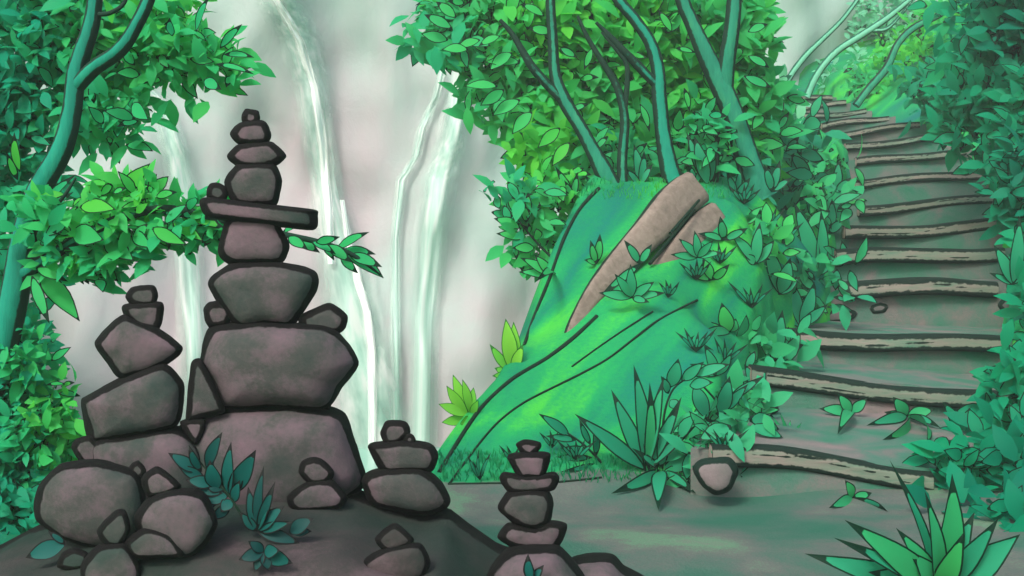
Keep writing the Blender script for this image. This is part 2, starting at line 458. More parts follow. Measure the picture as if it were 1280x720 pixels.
# pool at the foot of the falls
mb = MB()
for p in ((-30, 9, -3.35), (8, 9, -3.35), (8, 46, -3.35), (-30, 46, -3.35)): mb.vert(p)
mb.face((0, 1, 2, 3))
tag(mb.build('water', water_mat()), None, None, kind='structure')

# cliff behind the gorge, curving forward at its left end
mb = MB()
nu, nv = 150, 90
def cliff_pt(u, v):
    x = -30 + 46 * u
    z = -5 + 36 * v
    y = 31 - 0.018 * max(0, -x - 4) ** 2 - 0.02 * max(0, x - 7) ** 2
    q = Vector((x * 0.22, z * 0.10, 0.0))
    y += 1.6 * noise.noise(q) + 0.7 * noise.noise(q * 3.1) + 0.25 * noise.noise(Vector((x * 1.9, z * 0.8, 2)))
    y += 0.9 * math.sin(z * 0.35 + 1.5 * noise.noise(Vector((x * 0.15, 0, 5))))* 0.35 + 0.05 * z
    return Vector((x, y, z))
for j in range(nv + 1):
    for i in range(nu + 1): mb.vert(cliff_pt(i / nu, j / nv))
for j in range(nv):
    for i in range(nu): mb.face((j * (nu + 1) + i, j * (nu + 1) + i + 1, (j + 1) * (nu + 1) + i + 1, (j + 1) * (nu + 1) + i))
CB = BVHTree.FromPolygons(mb.v, mb.f)
tag(mb.build('cliff', M_CLIFF), None, None, kind='structure')

def waterfall(label, edges, bulge=0.5, mat=None, off=0.25):
    """edges: (left px, right px, row) from the lip down; the sheet stands just off the rock and falls in a rounded apron"""
    mb = MB(); nc = 14
    pts = []
    for a, b in zip(edges[:-1], edges[1:]):
        for q in range(8):
            t = q / 8; pts.append(tuple(a[k] * (1 - t) + b[k] * t for k in range(3)))
    pts.append(edges[-1])
    rows = []
    for i, (l, r, y) in enumerate(pts):
        row = []
        for q in range(nc + 1):
            u = q / nc
            px = l + (r - l) * u
            h = CB.ray_cast(Vector((0, 0, EYE)), (at(px, y, 10) - Vector((0, 0, EYE))).normalized())
            Y = h[0].y if h[0] is not None else 30
            p = at(px, y, Y - off - bulge * math.sin(math.pi * u) - 0.12 * noise.noise(Vector((u * 7, y * 0.01, l * 0.1))))
            row.append(mb.vert(p, u, y * 0.02 + l))
        rows.append(row)
    for a, b in zip(rows[:-1], rows[1:]):
        for q in range(nc): mb.face((a[q], b[q], b[q + 1], a[q + 1]))
    base = at((pts[-1][0] + pts[-1][1]) / 2, pts[-1][2], 29)
    o = mb.build('waterfall', mat or M_FALL, origin=base)
    return tag(o, label, 'waterfall', 'waterfalls on the pale cliff')
waterfall('tall broad waterfall curving down behind the tallest cairn', [(300, 372, -60), (315, 385, 0), (345, 405, 50), (362, 418, 110), (374, 424, 180), (384, 436, 250), (388, 470, 330), (395, 495, 420), (405, 515, 500), (415, 535, 580), (415, 545, 640)])
waterfall('faint pale waterfall left of the tallest cairn, under the tree', [(148, 178, 95), (182, 222, 130), (200, 244, 200), (212, 256, 300), (218, 264, 400), (222, 270, 520), (222, 275, 640)], 0.3)
waterfall('mint green stepped waterfall nearest the trees on the ridge', [(566, 612, -20), (560, 604, 50), (553, 596, 120), (543, 586, 175), (522, 574, 225), (514, 562, 300), (508, 550, 400), (504, 548, 540), (500, 548, 640)], 0.35)
waterfall('thin zigzag trickle of white water between the two larger falls', [(548, 562, 80), (538, 553, 120), (520, 536, 160), (512, 528, 195), (493, 510, 225), (486, 502, 300), (486, 503, 420), (488, 506, 640)], 0.15)

waterfall('bright white strand at the upper left edge of the broad waterfall', [(322, 336, -50), (338, 354, 0), (366, 382, 50), (386, 401, 110), (396, 410, 180), (402, 416, 250), (408, 421, 330)], 0.1, M_FALLW, 0.8)
waterfall('bright white curved strand in the lower right of the broad waterfall', [(424, 432, 250), (430, 440, 300), (440, 452, 345), (451, 465, 390), (457, 471, 440), (459, 472, 520), (458, 471, 620)], 0.1, M_FALLW, 0.8)
# ------------------------------------------------------------------ rock mound under the cairns
RIDGE = [(-120, 720), (-40, 697), (0, 681), (50, 655), (110, 640), (170, 625), (240, 612), (330, 604), (400, 606), (452, 613), (487, 627), (533, 639), (560, 634), (587, 655), (620, 678), (640, 686), (690, 704), (730, 730), (790, 790)]
YR = 5.0
rx = [(p[0] - 640) / F * YR for p in RIDGE]; rz = [EYE - (p[1] - HOR) / F * YR for p in RIDGE]
mx_ = np.unique(np.concatenate([np.linspace(-3.1, -2.4, 8), np.linspace(-2.4, 0.9, 130)]).round(4))
my_ = np.concatenate([np.linspace(3.2, 4.7, 44), np.linspace(4.73, 5.27, 28), np.linspace(5.3, 6.2, 12)])
mb = MB()
for y in my_:
    for x in mx_:
        z = float(np.interp(x, rx, rz))
        dy = YR - y
        if dy > 0: z -= 0.13 * dy + 1.1 * max(0.0, dy - 0.8) ** 1.3
        else: z -= 1.2 * (math.sqrt(dy * dy + 0.006) - 0.0775) + 2.0 * dy * dy
        z += (0.028 * noise.noise(Vector((x * 2.3, y * 2.3, 1))) + 0.012 * noise.noise(Vector((x * 7, y * 7, 1)))) * min(1, abs(dy) * 4)
        # a drawn dark outline is painted along the crest
        e = min(1.0, max(0.0, dy) / 0.13 * 0.5)
        mb.vert((x, y, z), e, 0.5)
nx = len(mx_)
for j in range(len(my_) - 1):
    for i in range(nx - 1): mb.face((j * nx + i, j * nx + i + 1, (j + 1) * nx + i + 1, (j + 1) * nx + i))
MBV = BVHTree.FromPolygons(mb.v, mb.f)
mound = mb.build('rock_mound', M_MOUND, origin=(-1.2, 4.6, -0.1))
tag(mound, 'broad dark rock mound in the foreground carrying the stone cairns', 'rock mound')

def mY(px, py):
    h = MBV.ray_cast(Vector((0, 0, EYE)), (at(px, py, 10) - Vector((0, 0, EYE))).normalized())
    return h[0].y if h[0] is not None else 4.5
# ------------------------------------------------------------------ stones
def smooth_poly(p, per=6, tension=0.5):
    out = []
    m = len(p)
    for i in range(m):
        p0, p1, p2, p3 = (Vector(p[(i + k - 1) % m]) for k in range(4))
        for q in range(per):
            t = q / per
            m1 = (p2 - p0) * tension * 0.75; m2 = (p3 - p1) * tension * 0.75
            t2, t3 = t * t, t * t * t
            out.append((2 * t3 - 3 * t2 + 1) * p1 + (t3 - 2 * t2 + t) * m1 + (-2 * t3 + 3 * t2) * p2 + (t3 - t2) * m2)
    return out
def seg_dist(x, y, A_, B_):
    d_ = B_ - A_
    q = np.array((x, y)) - A_
    t = np.clip((q * d_).sum(1) / np.maximum((d_ * d_).sum(1), 1e-9), 0, 1)
    e_ = q - d_ * t[:, None]
    return float(np.sqrt((e_ * e_).sum(1).min()))
SEED = [0]
def stone(name, label, poly, Y, mat=None, rim=6.2, half=None, group=None, cat='stone', grow=1.0):
    SEED[0] += 1; sd = SEED[0] * 3.7
    P2 = [Vector((a, b)) for a, b in poly]
    pts = smooth_poly(P2)
    cx = sum(p.x for p in pts) / len(pts); cy = sum(p.y for p in pts) / len(pts)
    area = abs(sum(pts[i - 1].x * pts[i].y - pts[i].x * pts[i - 1].y for i in range(len(pts)))) / 2
    rp = math.sqrt(area / math.pi)
    hf = half if half else m_px(rp, Y) * 0.85
    grow = 1 + 2.6 / rp
    FD = Vector((at(cx, cy, Y).x, Y, 0.6 * (at(cx, cy, Y).z - EYE))).normalized()   # the stones' flat sides look towards the path
    mb = MB()
    nr = 21; m = len(pts)
    PA = np.array([(p.x, p.y) for p in pts]); PB = np.roll(PA, -1, 0)
    rows = []
    for k in range(nr):
        t = -math.pi / 2 + math.pi * (k + 0.5) / nr
        s = math.cos(t) ** 0.5
        row = []
        for i, p in enumerate(pts):
            qx, qy = cx + (p.x - cx) * s * grow, cy + (p.y - cy) * s * grow
            dist = seg_dist(qx, qy, PA, PB)
            w0 = at(qx, qy, Y) + FD * (hf * math.sin(t))
            nrm = (w0 - at(cx, cy, Y)).normalized()
            r_m = m_px(rp, Y)
            dsp = (noise.noise(w0 * (1.6 / r_m) + Vector((sd, 0, 0))) * 0.05 + noise.noise(w0 * (4.5 / r_m) + Vector((0, sd, 0))) * 0.018) * r_m
            row.append(mb.vert(w0 + nrm * dsp, dist / rim * 0.5, 0.5))
        rows.append(row)
    for a, b in zip(rows[:-1], rows[1:]):
        for i in range(m): mb.face((a[i], a[(i + 1) % m], b[(i + 1) % m], b[i]))
    c = at(cx, cy, Y)
    f = mb.vert(c - FD * hf, 9); g = mb.vert(c + FD * hf, 9)
    for i in range(m):
        mb.face((rows[0][(i + 1) % m], rows[0][i], f)); mb.face((rows[-1][i], rows[-1][(i + 1) % m], g))
    zb = min(v[2] for v in mb.v)
    o = mb.build(name, mat or M_STONE, origin=(c.x, c.y, zb))
    return tag(o, label, cat, group)
def disc(cx, cy, a, b=None, k=9, j=0.12):
    b = b or a
    return [(cx + a * math.cos(2 * math.pi * i / k) * (1 + random.uniform(-j, j)), cy + b * math.sin(2 * math.pi * i / k) * (1 + random.uniform(-j, j))) for i in range(k)]

GA, GBk, GC, GD, GE, GF = 'stones of the tallest cairn', 'stones of the left cairn', 'stones of the low two stone cairn', 'stones of the cairn at the mound edge', 'stones of the sunken cairn at the bottom edge', 'stones of the small cairn beside the path'
YA = 5.06
stone('boulder', 'massive base boulder carrying the whole tallest cairn', [(226, 532), (275, 511), (340, 507), (402, 510), (428, 519), (441, 550), (454, 592), (444, 612), (380, 650), (280, 660), (222, 610)], YA, half=0.32, group=GA, cat='boulder')
stone('boulder', 'widest block of the tallest cairn, angular at its right side', [(252, 456), (260, 421), (271, 408), (309, 403), (376, 405), (415, 413), (445, 452), (425, 482), (404, 510), (340, 507), (278, 509), (263, 485)], YA, half=0.30, group=GA, cat='boulder')
stone('stone', 'wedge shaped stone in the tallest cairn, wide top and narrow foot', [(262, 356), (270, 343), (299, 329), (345, 329), (389, 340), (392, 364), (364, 405), (330, 406), (299, 406), (274, 378)], YA - 0.02, group=GA)
stone('stone', 'squarish stone directly under the flat slab of the tallest cairn', [(276, 307), (282, 281), (293, 271), (339, 273), (351, 288), (359, 307), (351, 327), (320, 330), (291, 329), (278, 320)], YA, group=GA)
stone('slab', 'long thin flat slab lying across the tallest cairn', [(254, 256), (263, 248), (325, 255), (388, 262), (392, 270), (386, 286), (325, 280), (266, 272)], YA - 0.02, half=0.13, group=GA, cat='stone slab')
stone('stone', 'rounded block standing on the flat slab of the tallest cairn', [(283, 228), (298, 208), (320, 206), (342, 208), (350, 227), (345, 252), (330, 258), (295, 254)], YA - 0.01, group=GA)
stone('stone', 'lens shaped stone, third from the top of the tallest cairn', [(287, 195), (300, 182), (322, 178), (340, 180), (354, 195), (344, 205), (322, 210), (299, 207)], YA, group=GA)
stone('stone', 'small rounded stone right under the topmost pebble of the tallest cairn', [(291, 167), (300, 156), (316, 152), (330, 154), (336, 168), (332, 179), (314, 181), (298, 178)], YA, group=GA)
stone('pebble', 'tiny topmost pebble of the tallest cairn', disc(313, 147, 10, 9), YA, rim=5, group=GA, cat='pebble')
stone('pebble', 'tiny round pebble on the left end of the flat slab', disc(271, 241, 11.5, 11.5), YA - 0.03, rim=5, group=GA, cat='pebble')
stone('pebble', 'round pebble left of the wedge shaped stone, on the widest block', disc(272, 393, 16, 16), YA - 0.05, group=GA, cat='pebble')
stone('stone', 'angular stone on the right shoulder of the widest block', [(376, 398), (385, 391), (412, 381), (431, 395), (429, 409), (418, 416), (383, 413)], YA - 0.05, group=GA)
stone('stone', 'narrow upright sliver of stone leaning on the widest block', [(234, 524), (236, 493), (240, 457), (252, 453), (267, 481), (279, 510), (270, 517), (240, 525)], YA - 0.22, half=0.07, group=GA)
stone('pebble', 'small tapered pebble wedged below the upright sliver', [(228, 529), (240, 525), (254, 527), (253, 541), (245, 553), (236, 545)], YA - 0.24, rim=5, group=GA, cat='pebble')
stone('pebble', 'tiny wedge pebble under the right corner of the widest block', disc(405, 508, 7, 6), YA - 0.1, rim=4, group=GA, cat='pebble')

YB = 4.95
stone('boulder', 'broad half hidden boulder under the left cairn', [(116, 553), (160, 543), (213, 533), (238, 545), (254, 575), (245, 625), (180, 640), (120, 610)], YB - 0.02, half=0.22, group=GBk, cat='boulder')
stone('boulder', 'tall tilted block in the middle of the left cairn', [(104, 503), (113, 494), (155, 472), (202, 456), (226, 477), (228, 492), (224, 523), (212, 535), (165, 543), (124, 551), (113, 545)], YB, half=0.22, group=GBk, cat='boulder')
stone('stone', 'pointed angular block near the top of the left cairn', [(121, 431), (128, 418), (146, 400), (160, 396), (197, 412), (224, 432), (222, 443), (200, 458), (154, 472), (136, 453)], YB, group=GBk)
stone('stone', 'small blunt stone under the top stone of the left cairn', [(155, 386), (161, 381), (198, 379), (201, 393), (195, 412), (172, 408), (159, 397)], YB, group=GBk)
stone('stone', 'topmost small stone of the left cairn', [(160, 371), (166, 361), (180, 358), (191, 359), (195, 370), (190, 381), (168, 381)], YB, rim=5, group=GBk)
stone('pebble', 'pebble resting on the left shoulder of the round boulder', [(92, 560), (98, 550), (113, 547), (125, 560), (126, 576), (105, 579)], YB - 0.1, rim=5, group=GBk, cat='pebble')
stone('boulder', 'large round boulder at the left foot of the left cairn', [(46, 630), (51, 607), (78, 580), (128, 577), (167, 590), (179, 619), (176, 660), (155, 679), (124, 684), (78, 672), (50, 650)], mY(112, 676), half=0.17, group=GBk, cat='boulder')
stone('pebble', 'tiny pebble on the right shoulder of the round boulder', disc(171, 588, 9, 9), mY(112, 676) - 0.03, rim=4, group=GBk, cat='pebble')
stone('boulder', 'smooth round boulder in front of the tallest cairn', [(171, 646), (187, 623), (218, 612), (253, 617), (270, 654), (246, 689), (224, 694), (180, 672)], mY(220, 690), half=0.13, group=GBk, cat='boulder')
stone('stone', 'small diamond shaped stone on the smooth round boulder', [(180, 598), (198, 586), (223, 606), (212, 616), (187, 619)], mY(220, 690), rim=5, group=GBk)
stone('stone', 'low flat triangular stone before the smooth round boulder', [(158, 678), (183, 661), (212, 669), (226, 694), (171, 696)], mY(200, 694) - 0.06, rim=5, group=GBk)
stone('stone', 'upright oval stone on the lowest left stone', [(124, 663), (144, 641), (156, 641), (161, 661), (150, 681), (134, 680)], mY(140, 712), rim=5, group=GBk)
stone('stone', 'lowest left stone, cut off by the bottom edge', [(104, 706), (124, 683), (155, 680), (174, 708), (167, 732), (110, 734)], mY(140, 712), rim=5, group=GBk)
stone('pebble', 'small pebble left of the lowest left stone', [(75, 708), (78, 694), (93, 686), (108, 693), (108, 708), (92, 712)], mY(92, 708), rim=5, group=GBk, cat='pebble')

YC = mY(396, 632)
stone('stone', 'low dark bottom stone of the two stone cairn by the base boulder', [(362, 621), (387, 602), (414, 602), (431, 621), (422, 634), (395, 637), (370, 637)], YC, rim=5, group=GC)
stone('stone', 'round upper stone of the two stone cairn by the base boulder', [(376, 590), (380, 578), (392, 573), (404, 577), (415, 590), (408, 603), (388, 603)], YC, rim=5, group=GC)

YD = 4.92
stone('boulder', 'rounded bottom stone of the cairn at the mound edge', [(455, 604), (460, 594), (480, 586), (523, 585), (547, 600), (559, 622), (553, 635), (527, 642), (470, 630)], YD, half=0.15, group=GD, cat='boulder')
stone('stone', 'broad bowl shaped middle stone of the cairn at the mound edge', [(464, 560), (472, 554), (507, 551), (537, 556), (544, 570), (537, 588), (508, 589), (480, 588)], YD, group=GD)
stone('stone', 'topmost rounded stone of the cairn at the mound edge', [(478, 541), (485, 528), (505, 529), (510, 541), (497, 553), (483, 553)], YD, rim=5, group=GD)
stone('pebble', 'tiny pebble propping the top stone at the mound edge', disc(512, 549, 5, 5), YD - 0.03, rim=3, group=GD, cat='pebble')

YE = mY(495, 712)
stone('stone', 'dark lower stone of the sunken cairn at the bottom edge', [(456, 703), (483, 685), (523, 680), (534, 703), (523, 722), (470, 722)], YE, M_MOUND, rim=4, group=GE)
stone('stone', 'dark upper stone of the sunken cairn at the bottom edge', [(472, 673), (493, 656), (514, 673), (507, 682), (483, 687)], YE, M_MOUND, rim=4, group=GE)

YF = 4.55
stone('boulder', 'domed base boulder of the small cairn beside the path', [(604, 735), (613, 712), (629, 692), (649, 681), (693, 681), (713, 698), (730, 722), (745, 765), (660, 800), (598, 770)], YF, half=0.3, group=GF, cat='boulder')
stone('stone', 'flared lowest stone of the small cairn beside the path', [(626, 671), (637, 655), (652, 656), (671, 659), (686, 652), (704, 656), (702, 670), (693, 684), (668, 685), (643, 683)], YF, group=GF)
stone('stone', 'round ball like stone of the small cairn beside the path', [(626, 632), (636, 616), (660, 611), (682, 614), (689, 629), (684, 652), (666, 660), (646, 654), (629, 641)], YF, group=GF)
stone('stone', 'flat dish shaped stone above the ball like one', [(628, 597), (634, 591), (652, 594), (671, 594), (689, 591), (695, 598), (689, 611), (668, 615), (641, 615), (631, 606)], YF, rim=5.5, group=GF)
stone('stone', 'bucket shaped stone near the top of the small cairn', [(638, 574), (642, 568), (662, 566), (682, 567), (685, 573), (677, 596), (660, 597), (650, 596)], YF, rim=5.5, group=GF)
stone('pebble', 'tiny top pebble of the small cairn beside the path', [(648, 556), (657, 551), (672, 554), (673, 560), (663, 569), (653, 565)], YF, rim=4.5, group=GF, cat='pebble')
stone('boulder', 'low dark boulder right of the small cairn at the bottom edge', [(700, 715), (720, 697), (762, 695), (780, 711), (815, 730), (830, 775), (720, 800), (690, 770)], 4.75, rim=3.5, half=0.3, cat='boulder')

def ground_stone(label, poly, **k):
    bx = sum(p[0] for p in poly) / len(poly); by = max(p[1] for p in poly)
    return stone('stone', label, poly, ground(bx, by - 2).y + 0.02, M_PSTONE, **k)
stone('stone', 'round stone at the left end of the lowest log step', [(869, 587), (879, 576), (909, 574), (920, 588), (912, 609), (896, 616), (880, 607)], 7.70, M_PSTONE, rim=4.5)
ground_stone('small stone tucked under the left end of the second log step', [(940, 505), (950, 497), (966, 500), (970, 513), (955, 520), (942, 516)], rim=3)
ground_stone('flat pebble on the tread below the fourth log step', [(1090, 384), (1100, 380), (1108, 383), (1104, 389), (1093, 390)], rim=2)
ground_stone('pale pebble at the left end of the third log step tread', [(1032, 394), (1050, 386), (1068, 391), (1060, 400), (1036, 402)], rim=2.5)
ground_stone('small pale stone at the right edge of the stairs beside shrubs', [(1250, 382), (1256, 374), (1266, 376), (1268, 386), (1258, 390)], rim=3)

# ------------------------------------------------------------------ log steps
ORD = ['lowest log step at the foot of the stairs', 'second log step up, with the leafy plants on it', 'third log step up, long with a cut round left end', 'fourth log step up, the first near eye level', 'fifth log step up the stairs', 'sixth log step up the stairs', 'seventh log step up the stairs',
       'eighth log step up, about halfway along the stairs', 'ninth log step up the stairs', 'tenth log step up, where the stairs bend left', 'fifth log step down from the top of the stairs', 'fourth log step down from the top of the stairs', 'third log step down from the top of the stairs', 'second log step from the top of the stairs', 'topmost log step where the stairs vanish']
def log_step(k):
    t, b, l, r, sl, Y = STEPS[k]
    x, Y, z, wd = SG[k]
    rad = max(0.075, m_px(b - t, Y) / 2 * 0.85)
    mid = at((l + r) / 2, (t + b) / 2, Y)
    a = Vector((mid.x - wd / 2, Y - 0.02, mid.z + m_px(sl, Y) / 2)); c = Vector((mid.x + wd / 2, Y + 0.03, mid.z - m_px(sl, Y) / 2))
    mb = MB(); ns, na = 44, 36
    rows = []
    for i in range(ns + 1):
        u = i / ns
        p = a.lerp(c, u) + Vector((0, 0.05 * math.sin(u * 3.1 + k), 0.03 * math.sin(u * 5 + k * 1.7)))
        row = []
        for j in range(na):
            th = 2 * math.pi * j / na
            rr = rad * (1 + 0.10 * noise.noise(Vector((u * 3, math.cos(th) * 1.2 + k * 7, math.sin(th) * 1.2))) - 0.1 * u)
            q_ = (abs(math.cos(th)) ** 4 + abs(math.sin(th)) ** 4) ** -0.25
            off = Vector((0, -math.cos(th) * rr * q_ * 0.9, math.sin(th) * rr * q_))
            wav = 0.30 * math.sin(u * 4 + k * 2.1) + 0.25 * noise.noise(Vector((u * 5, k * 3.3, 0)))
            split = min(1.0, abs(math.sin(th) * 1.0 - wav) / 0.11) if (math.cos(th) > 0 and 0.06 < u < 0.93 - 0.3 * ((k * 0.37) % 1)) else 1.0
            e = min(1.0, 0.15 + split) * (1 - abs(math.sin(th) * q_) * 0.97) * (rad / Y * F) / min(7.5 if k < 4 else 5.0, 0.62 * rad / Y * F) * 0.5 + 0.03
            row.append(mb.vert(p + off, e, 0.5))
        rows.append(row)
    for p_, q_ in zip(rows[:-1], rows[1:]):
        for j in range(na): mb.face((p_[j], p_[(j + 1) % na], q_[(j + 1) % na], q_[j]))
    for row, cc in ((rows[0], a - Vector((0.02, 0, 0))), (rows[-1], c + Vector((0.02, 0, 0)))):
        m1 = [mb.vert(Vector(mb.v[i]).lerp(cc, 0.02), 0.2) for i in row]
        m2 = [mb.vert(Vector(mb.v[i]).lerp(cc, 0.3), 1.0) for i in row]
        ctr = mb.vert(cc, 1.0)
        for j in range(na):
            mb.face((m1[j], m1[(j + 1) % na], m2[(j + 1) % na], m2[j]), 1); mb.face((m2[j], m2[(j + 1) % na], ctr), 1)
    o = mb.build('log_step', [M_STEP, M_STEPEND], origin=(mid.x, Y, mid.z - rad))
    tag(o, ORD[k], 'log step', 'log steps of the stairs')
for k in range(len(STEPS)): log_step(k)

# ------------------------------------------------------------------ tubes, leaves, crowns
def catmull(pts, per=6):
    out = []
    P_ = [pts[0]] + list(pts) + [pts[-1]]
    for i in range(1, len(P_) - 2):
        p0, p1, p2, p3 = (np.array(P_[i + k - 1], float) for k in range(4))
        for q in range(per):
            t = q / per
            out.append(0.5 * ((2 * p1) + (-p0 + p2) * t + (2 * p0 - 5 * p1 + 4 * p2 - p3) * t * t + (-p0 + 3 * p1 - 3 * p2 + p3) * t ** 3))
    out.append(np.array(pts[-1], float))
    return out
def tube(mb, path, rim=3.0, na=14, rough=0.08):
    """path: rows of (px, py, Y, radius px); drawn dark outlines are painted up both flanks"""
    W = []
    for (px, py, Y, r) in catmull(path):
        W.append((at(px, py, Y), m_px(max(r, 0.6), Y), Y))
    rows = []
    for i, (p, r, Y) in enumerate(W):
        d_ = (W[min(i + 1, len(W) - 1)][0] - W[max(i - 1, 0)][0]).normalized()
        s = d_.cross(Vector((0, 1, 0))).normalized(); f = s.cross(d_).normalized()
        row = []
        for j in range(na):
            th = 2 * math.pi * j / na
            rr = r * (1 + rough * noise.noise(Vector((p.x * 3 + math.cos(th), p.z * 3 + math.sin(th), Y))))
            e = (1 - abs(math.cos(th))) * (r / Y * F) / rim * 0.5
            row.append(mb.vert(p + s * math.cos(th) * rr + f * math.sin(th) * rr, e, 0.5))
        rows.append(row)
    for a, b in zip(rows[:-1], rows[1:]):
        for j in range(na): mb.face((a[j], a[(j + 1) % na], b[(j + 1) % na], b[j]))
    for row, (p, r, Y) in ((rows[0], W[0]), (rows[-1], W[-1])):
        c = mb.vert(p, 1)
        for j in range(na): mb.face((row[j], row[(j + 1) % na], c))

def leaf(mb, base, tip, width, nrm=None, bend=0.0, tint=0.5, rim=None, segs=7, fold=0.15, shape=0.85):
    d_ = tip - base; ln = d_.length
    if ln < 1e-5: return
    dn = d_ / ln
    n_ = nrm if nrm is not None else Vector((random.uniform(-.5, .5), -1, random.uniform(-.2, .8)))
    s = dn.cross(n_)
    if s.length < 1e-3: s = dn.cross(Vector((1, 0.3, 0.2)))
    s.normalize(); n_ = s.cross(dn).normalized()
    rows = []
    for i in range(segs + 1):
        t = i / segs
        wv = width / 2 * max(0.02, math.sin(math.pi * t ** shape)) * (1.0 if i < segs else 0.3)
        if i == 0: wv = width * 0.06
        c = base + d_ * t + n_ * (bend * ln * math.sin(math.pi * t))
        if rim:
            inn = max(0.0, 1 - rim / max(wv, 1e-5))
            offs = ((-1, 0.0), (-inn, 1.0 if inn > 0.05 else 0), (0, 1.0 if inn > 0.05 else 0), (inn, 1.0 if inn > 0.05 else 0), (1, 0.0))
        else:
            offs = ((-1, 1.0), (0, 1.0), (1, 1.0))
        rows.append([mb.vert(c + s * (o * wv) - n_ * (-fold * abs(o) * wv), e, tint) for o, e in offs])
    k = len(rows[0])
    for a, b in zip(rows[:-1], rows[1:]):
        for j in range(k - 1): mb.face((a[j], a[j + 1], b[j + 1], b[j]))

def rnd_dir():
    v = Vector((random.gauss(0, 1), random.gauss(0, 1), random.gauss(0, 1)))
    return v.normalized()

def crown(mb, blobs, count, lsize, tint0=0.5, dark=0.12, clump=0.9, rimpx=2.8, spread=0.55):
    """blobs: (px, py, rx px, ry px, Y, depth m, tint shift, share); leaves fill each blob's volume in clumps"""
    tot = sum(b[2] * b[3] * b[7] for b in blobs)
    for (px, py, rx, ry, Y, dp, ts, share) in blobs:
        c = at(px, py, Y); A_ = m_px(rx, Y); B_ = m_px(ry, Y)
        nb = int(count * rx * ry * share / tot)
        ncl = max(4, nb // 14)
        for q in range(ncl):
            v = rnd_dir() * (random.random() ** 0.38)
            cc = c + Vector((v.x * A_, v.y * dp * 0.6, v.z * B_))
            out = Vector((v.x, v.y * 0.6 - 0.25, v.z * 0.7 + 0.1))
            ct = tint0 + ts + 0.55 * noise.noise(cc * clump) + random.uniform(-0.08, 0.08)
            for i in range(14):
                dd = (out.normalized() * 0.5 + rnd_dir() * 0.9 + Vector((0, 0, -0.15))).normalized()
                L_ = m_px(lsize, Y) * random.uniform(0.6, 1.35)
                b0 = cc + rnd_dir() * L_ * 0.9
                isd = random.random() < dark
                leaf(mb, b0, b0 + dd * L_, L_ * random.uniform(0.36, 0.5), Vector((random.uniform(-.6, .6), -1 + random.uniform(-.3, .6), random.uniform(0, 1.1))), 0.08,
                     max(0, min(1, ct + random.uniform(-0.12, 0.12))), rim=m_px(rimpx, Y) if isd else None, segs=4 if not isd else 5)

# ------------------------------------------------------------------ trees
def tree(name, label, branches, crown_args, mat_b, mat_l, group=None, rim=3.0, cat='tree', extra=None):
    b0 = branches[0][0]
    root = empty(name, at(b0[0], b0[1], b0[2]), label, cat, group)
    def put(mb, nm, mat, parent=root):
        o = mb.build(nm, mat, origin=root.location); o.parent = parent; o.location = (0, 0, 0); return o
    tr = None
    for i, br in enumerate(branches):
        mb = MB(); tube(mb, br, rim)
        o = put(mb, 'trunk' if i == 0 else 'branch', mat_b, root if i == 0 else tr)
        if i == 0: tr = o
    if crown_args:
        mb = MB(); crown(mb, **crown_args)
        if extra: extra(mb)
        put(mb, 'crown', mat_l)
    return root

# left tree, close to the camera, its low bough reaching behind the tallest cairn
def left_extra(mb):
    Y = 6.1
    for (bx, by, tx, ty, w_, tn) in ((40, 345, 62, 405, 15, .6), (48, 340, 100, 402, 26, .7), (45, 335, 85, 352, 14, .7), (50, 262, 95, 218, 13, .35), (55, 268, 92, 240, 12, .3), (50, 305, 78, 290, 18, .4),
                                     (150, 248, 188, 204, 22, .9), (150, 246, 178, 236, 16, .8), (195, 246, 222, 240, 12, .75), (225, 268, 285, 288, 16, .85), (228, 262, 282, 268, 12, .8), (215, 275, 255, 302, 18, .85), (190, 285, 234, 306, 18, .8),
                                     (165, 290, 190, 310, 18, .6), (130, 300, 168, 326, 24, .6), (100, 310, 148, 352, 32, .55), (85, 318, 125, 352, 26, .6), (100, 258, 145, 262, 22, .9), (120, 280, 165, 285, 26, .7), (90, 290, 130, 300, 28, .6),
                                     (352, 292, 378, 280, 11, .6), (360, 296, 385, 312, 14, .65), (395, 303, 425, 296, 12, .6), (410, 306, 440, 328, 15, .6), (436, 318, 478, 334, 16, .5), (370, 298, 400, 316, 14, .6), (390, 302, 420, 318, 12, .5), (420, 312, 462, 290, 14, .6), (425, 314, 470, 318, 16, .5), (430, 312, 480, 348, 20, .5), (425, 315, 448, 342, 14, .55), (405, 306, 418, 326, 10, .6),
                                     (25, 215, 18, 165, 14, .9), (22, 225, 8, 190, 10, .8), (275, 60, 303, 30, 12, .45), (280, 68, 318, 72, 11, .5), (270, 80, 318, 93, 10, .5), (255, 100, 277, 112, 16, .45), (215, 45, 212, 22, 12, .35), (245, 40, 262, -5, 14, .4), (165, 130, 186, 150, 20, .5)):
        yy = Y + random.uniform(-0.25, 0.15)
        leaf(mb, at(bx, by, yy), at(tx, ty, yy - 0.1), m_px(w_, yy), None, 0.06, tn, rim=m_px(3.0, yy))
YL = 6.2
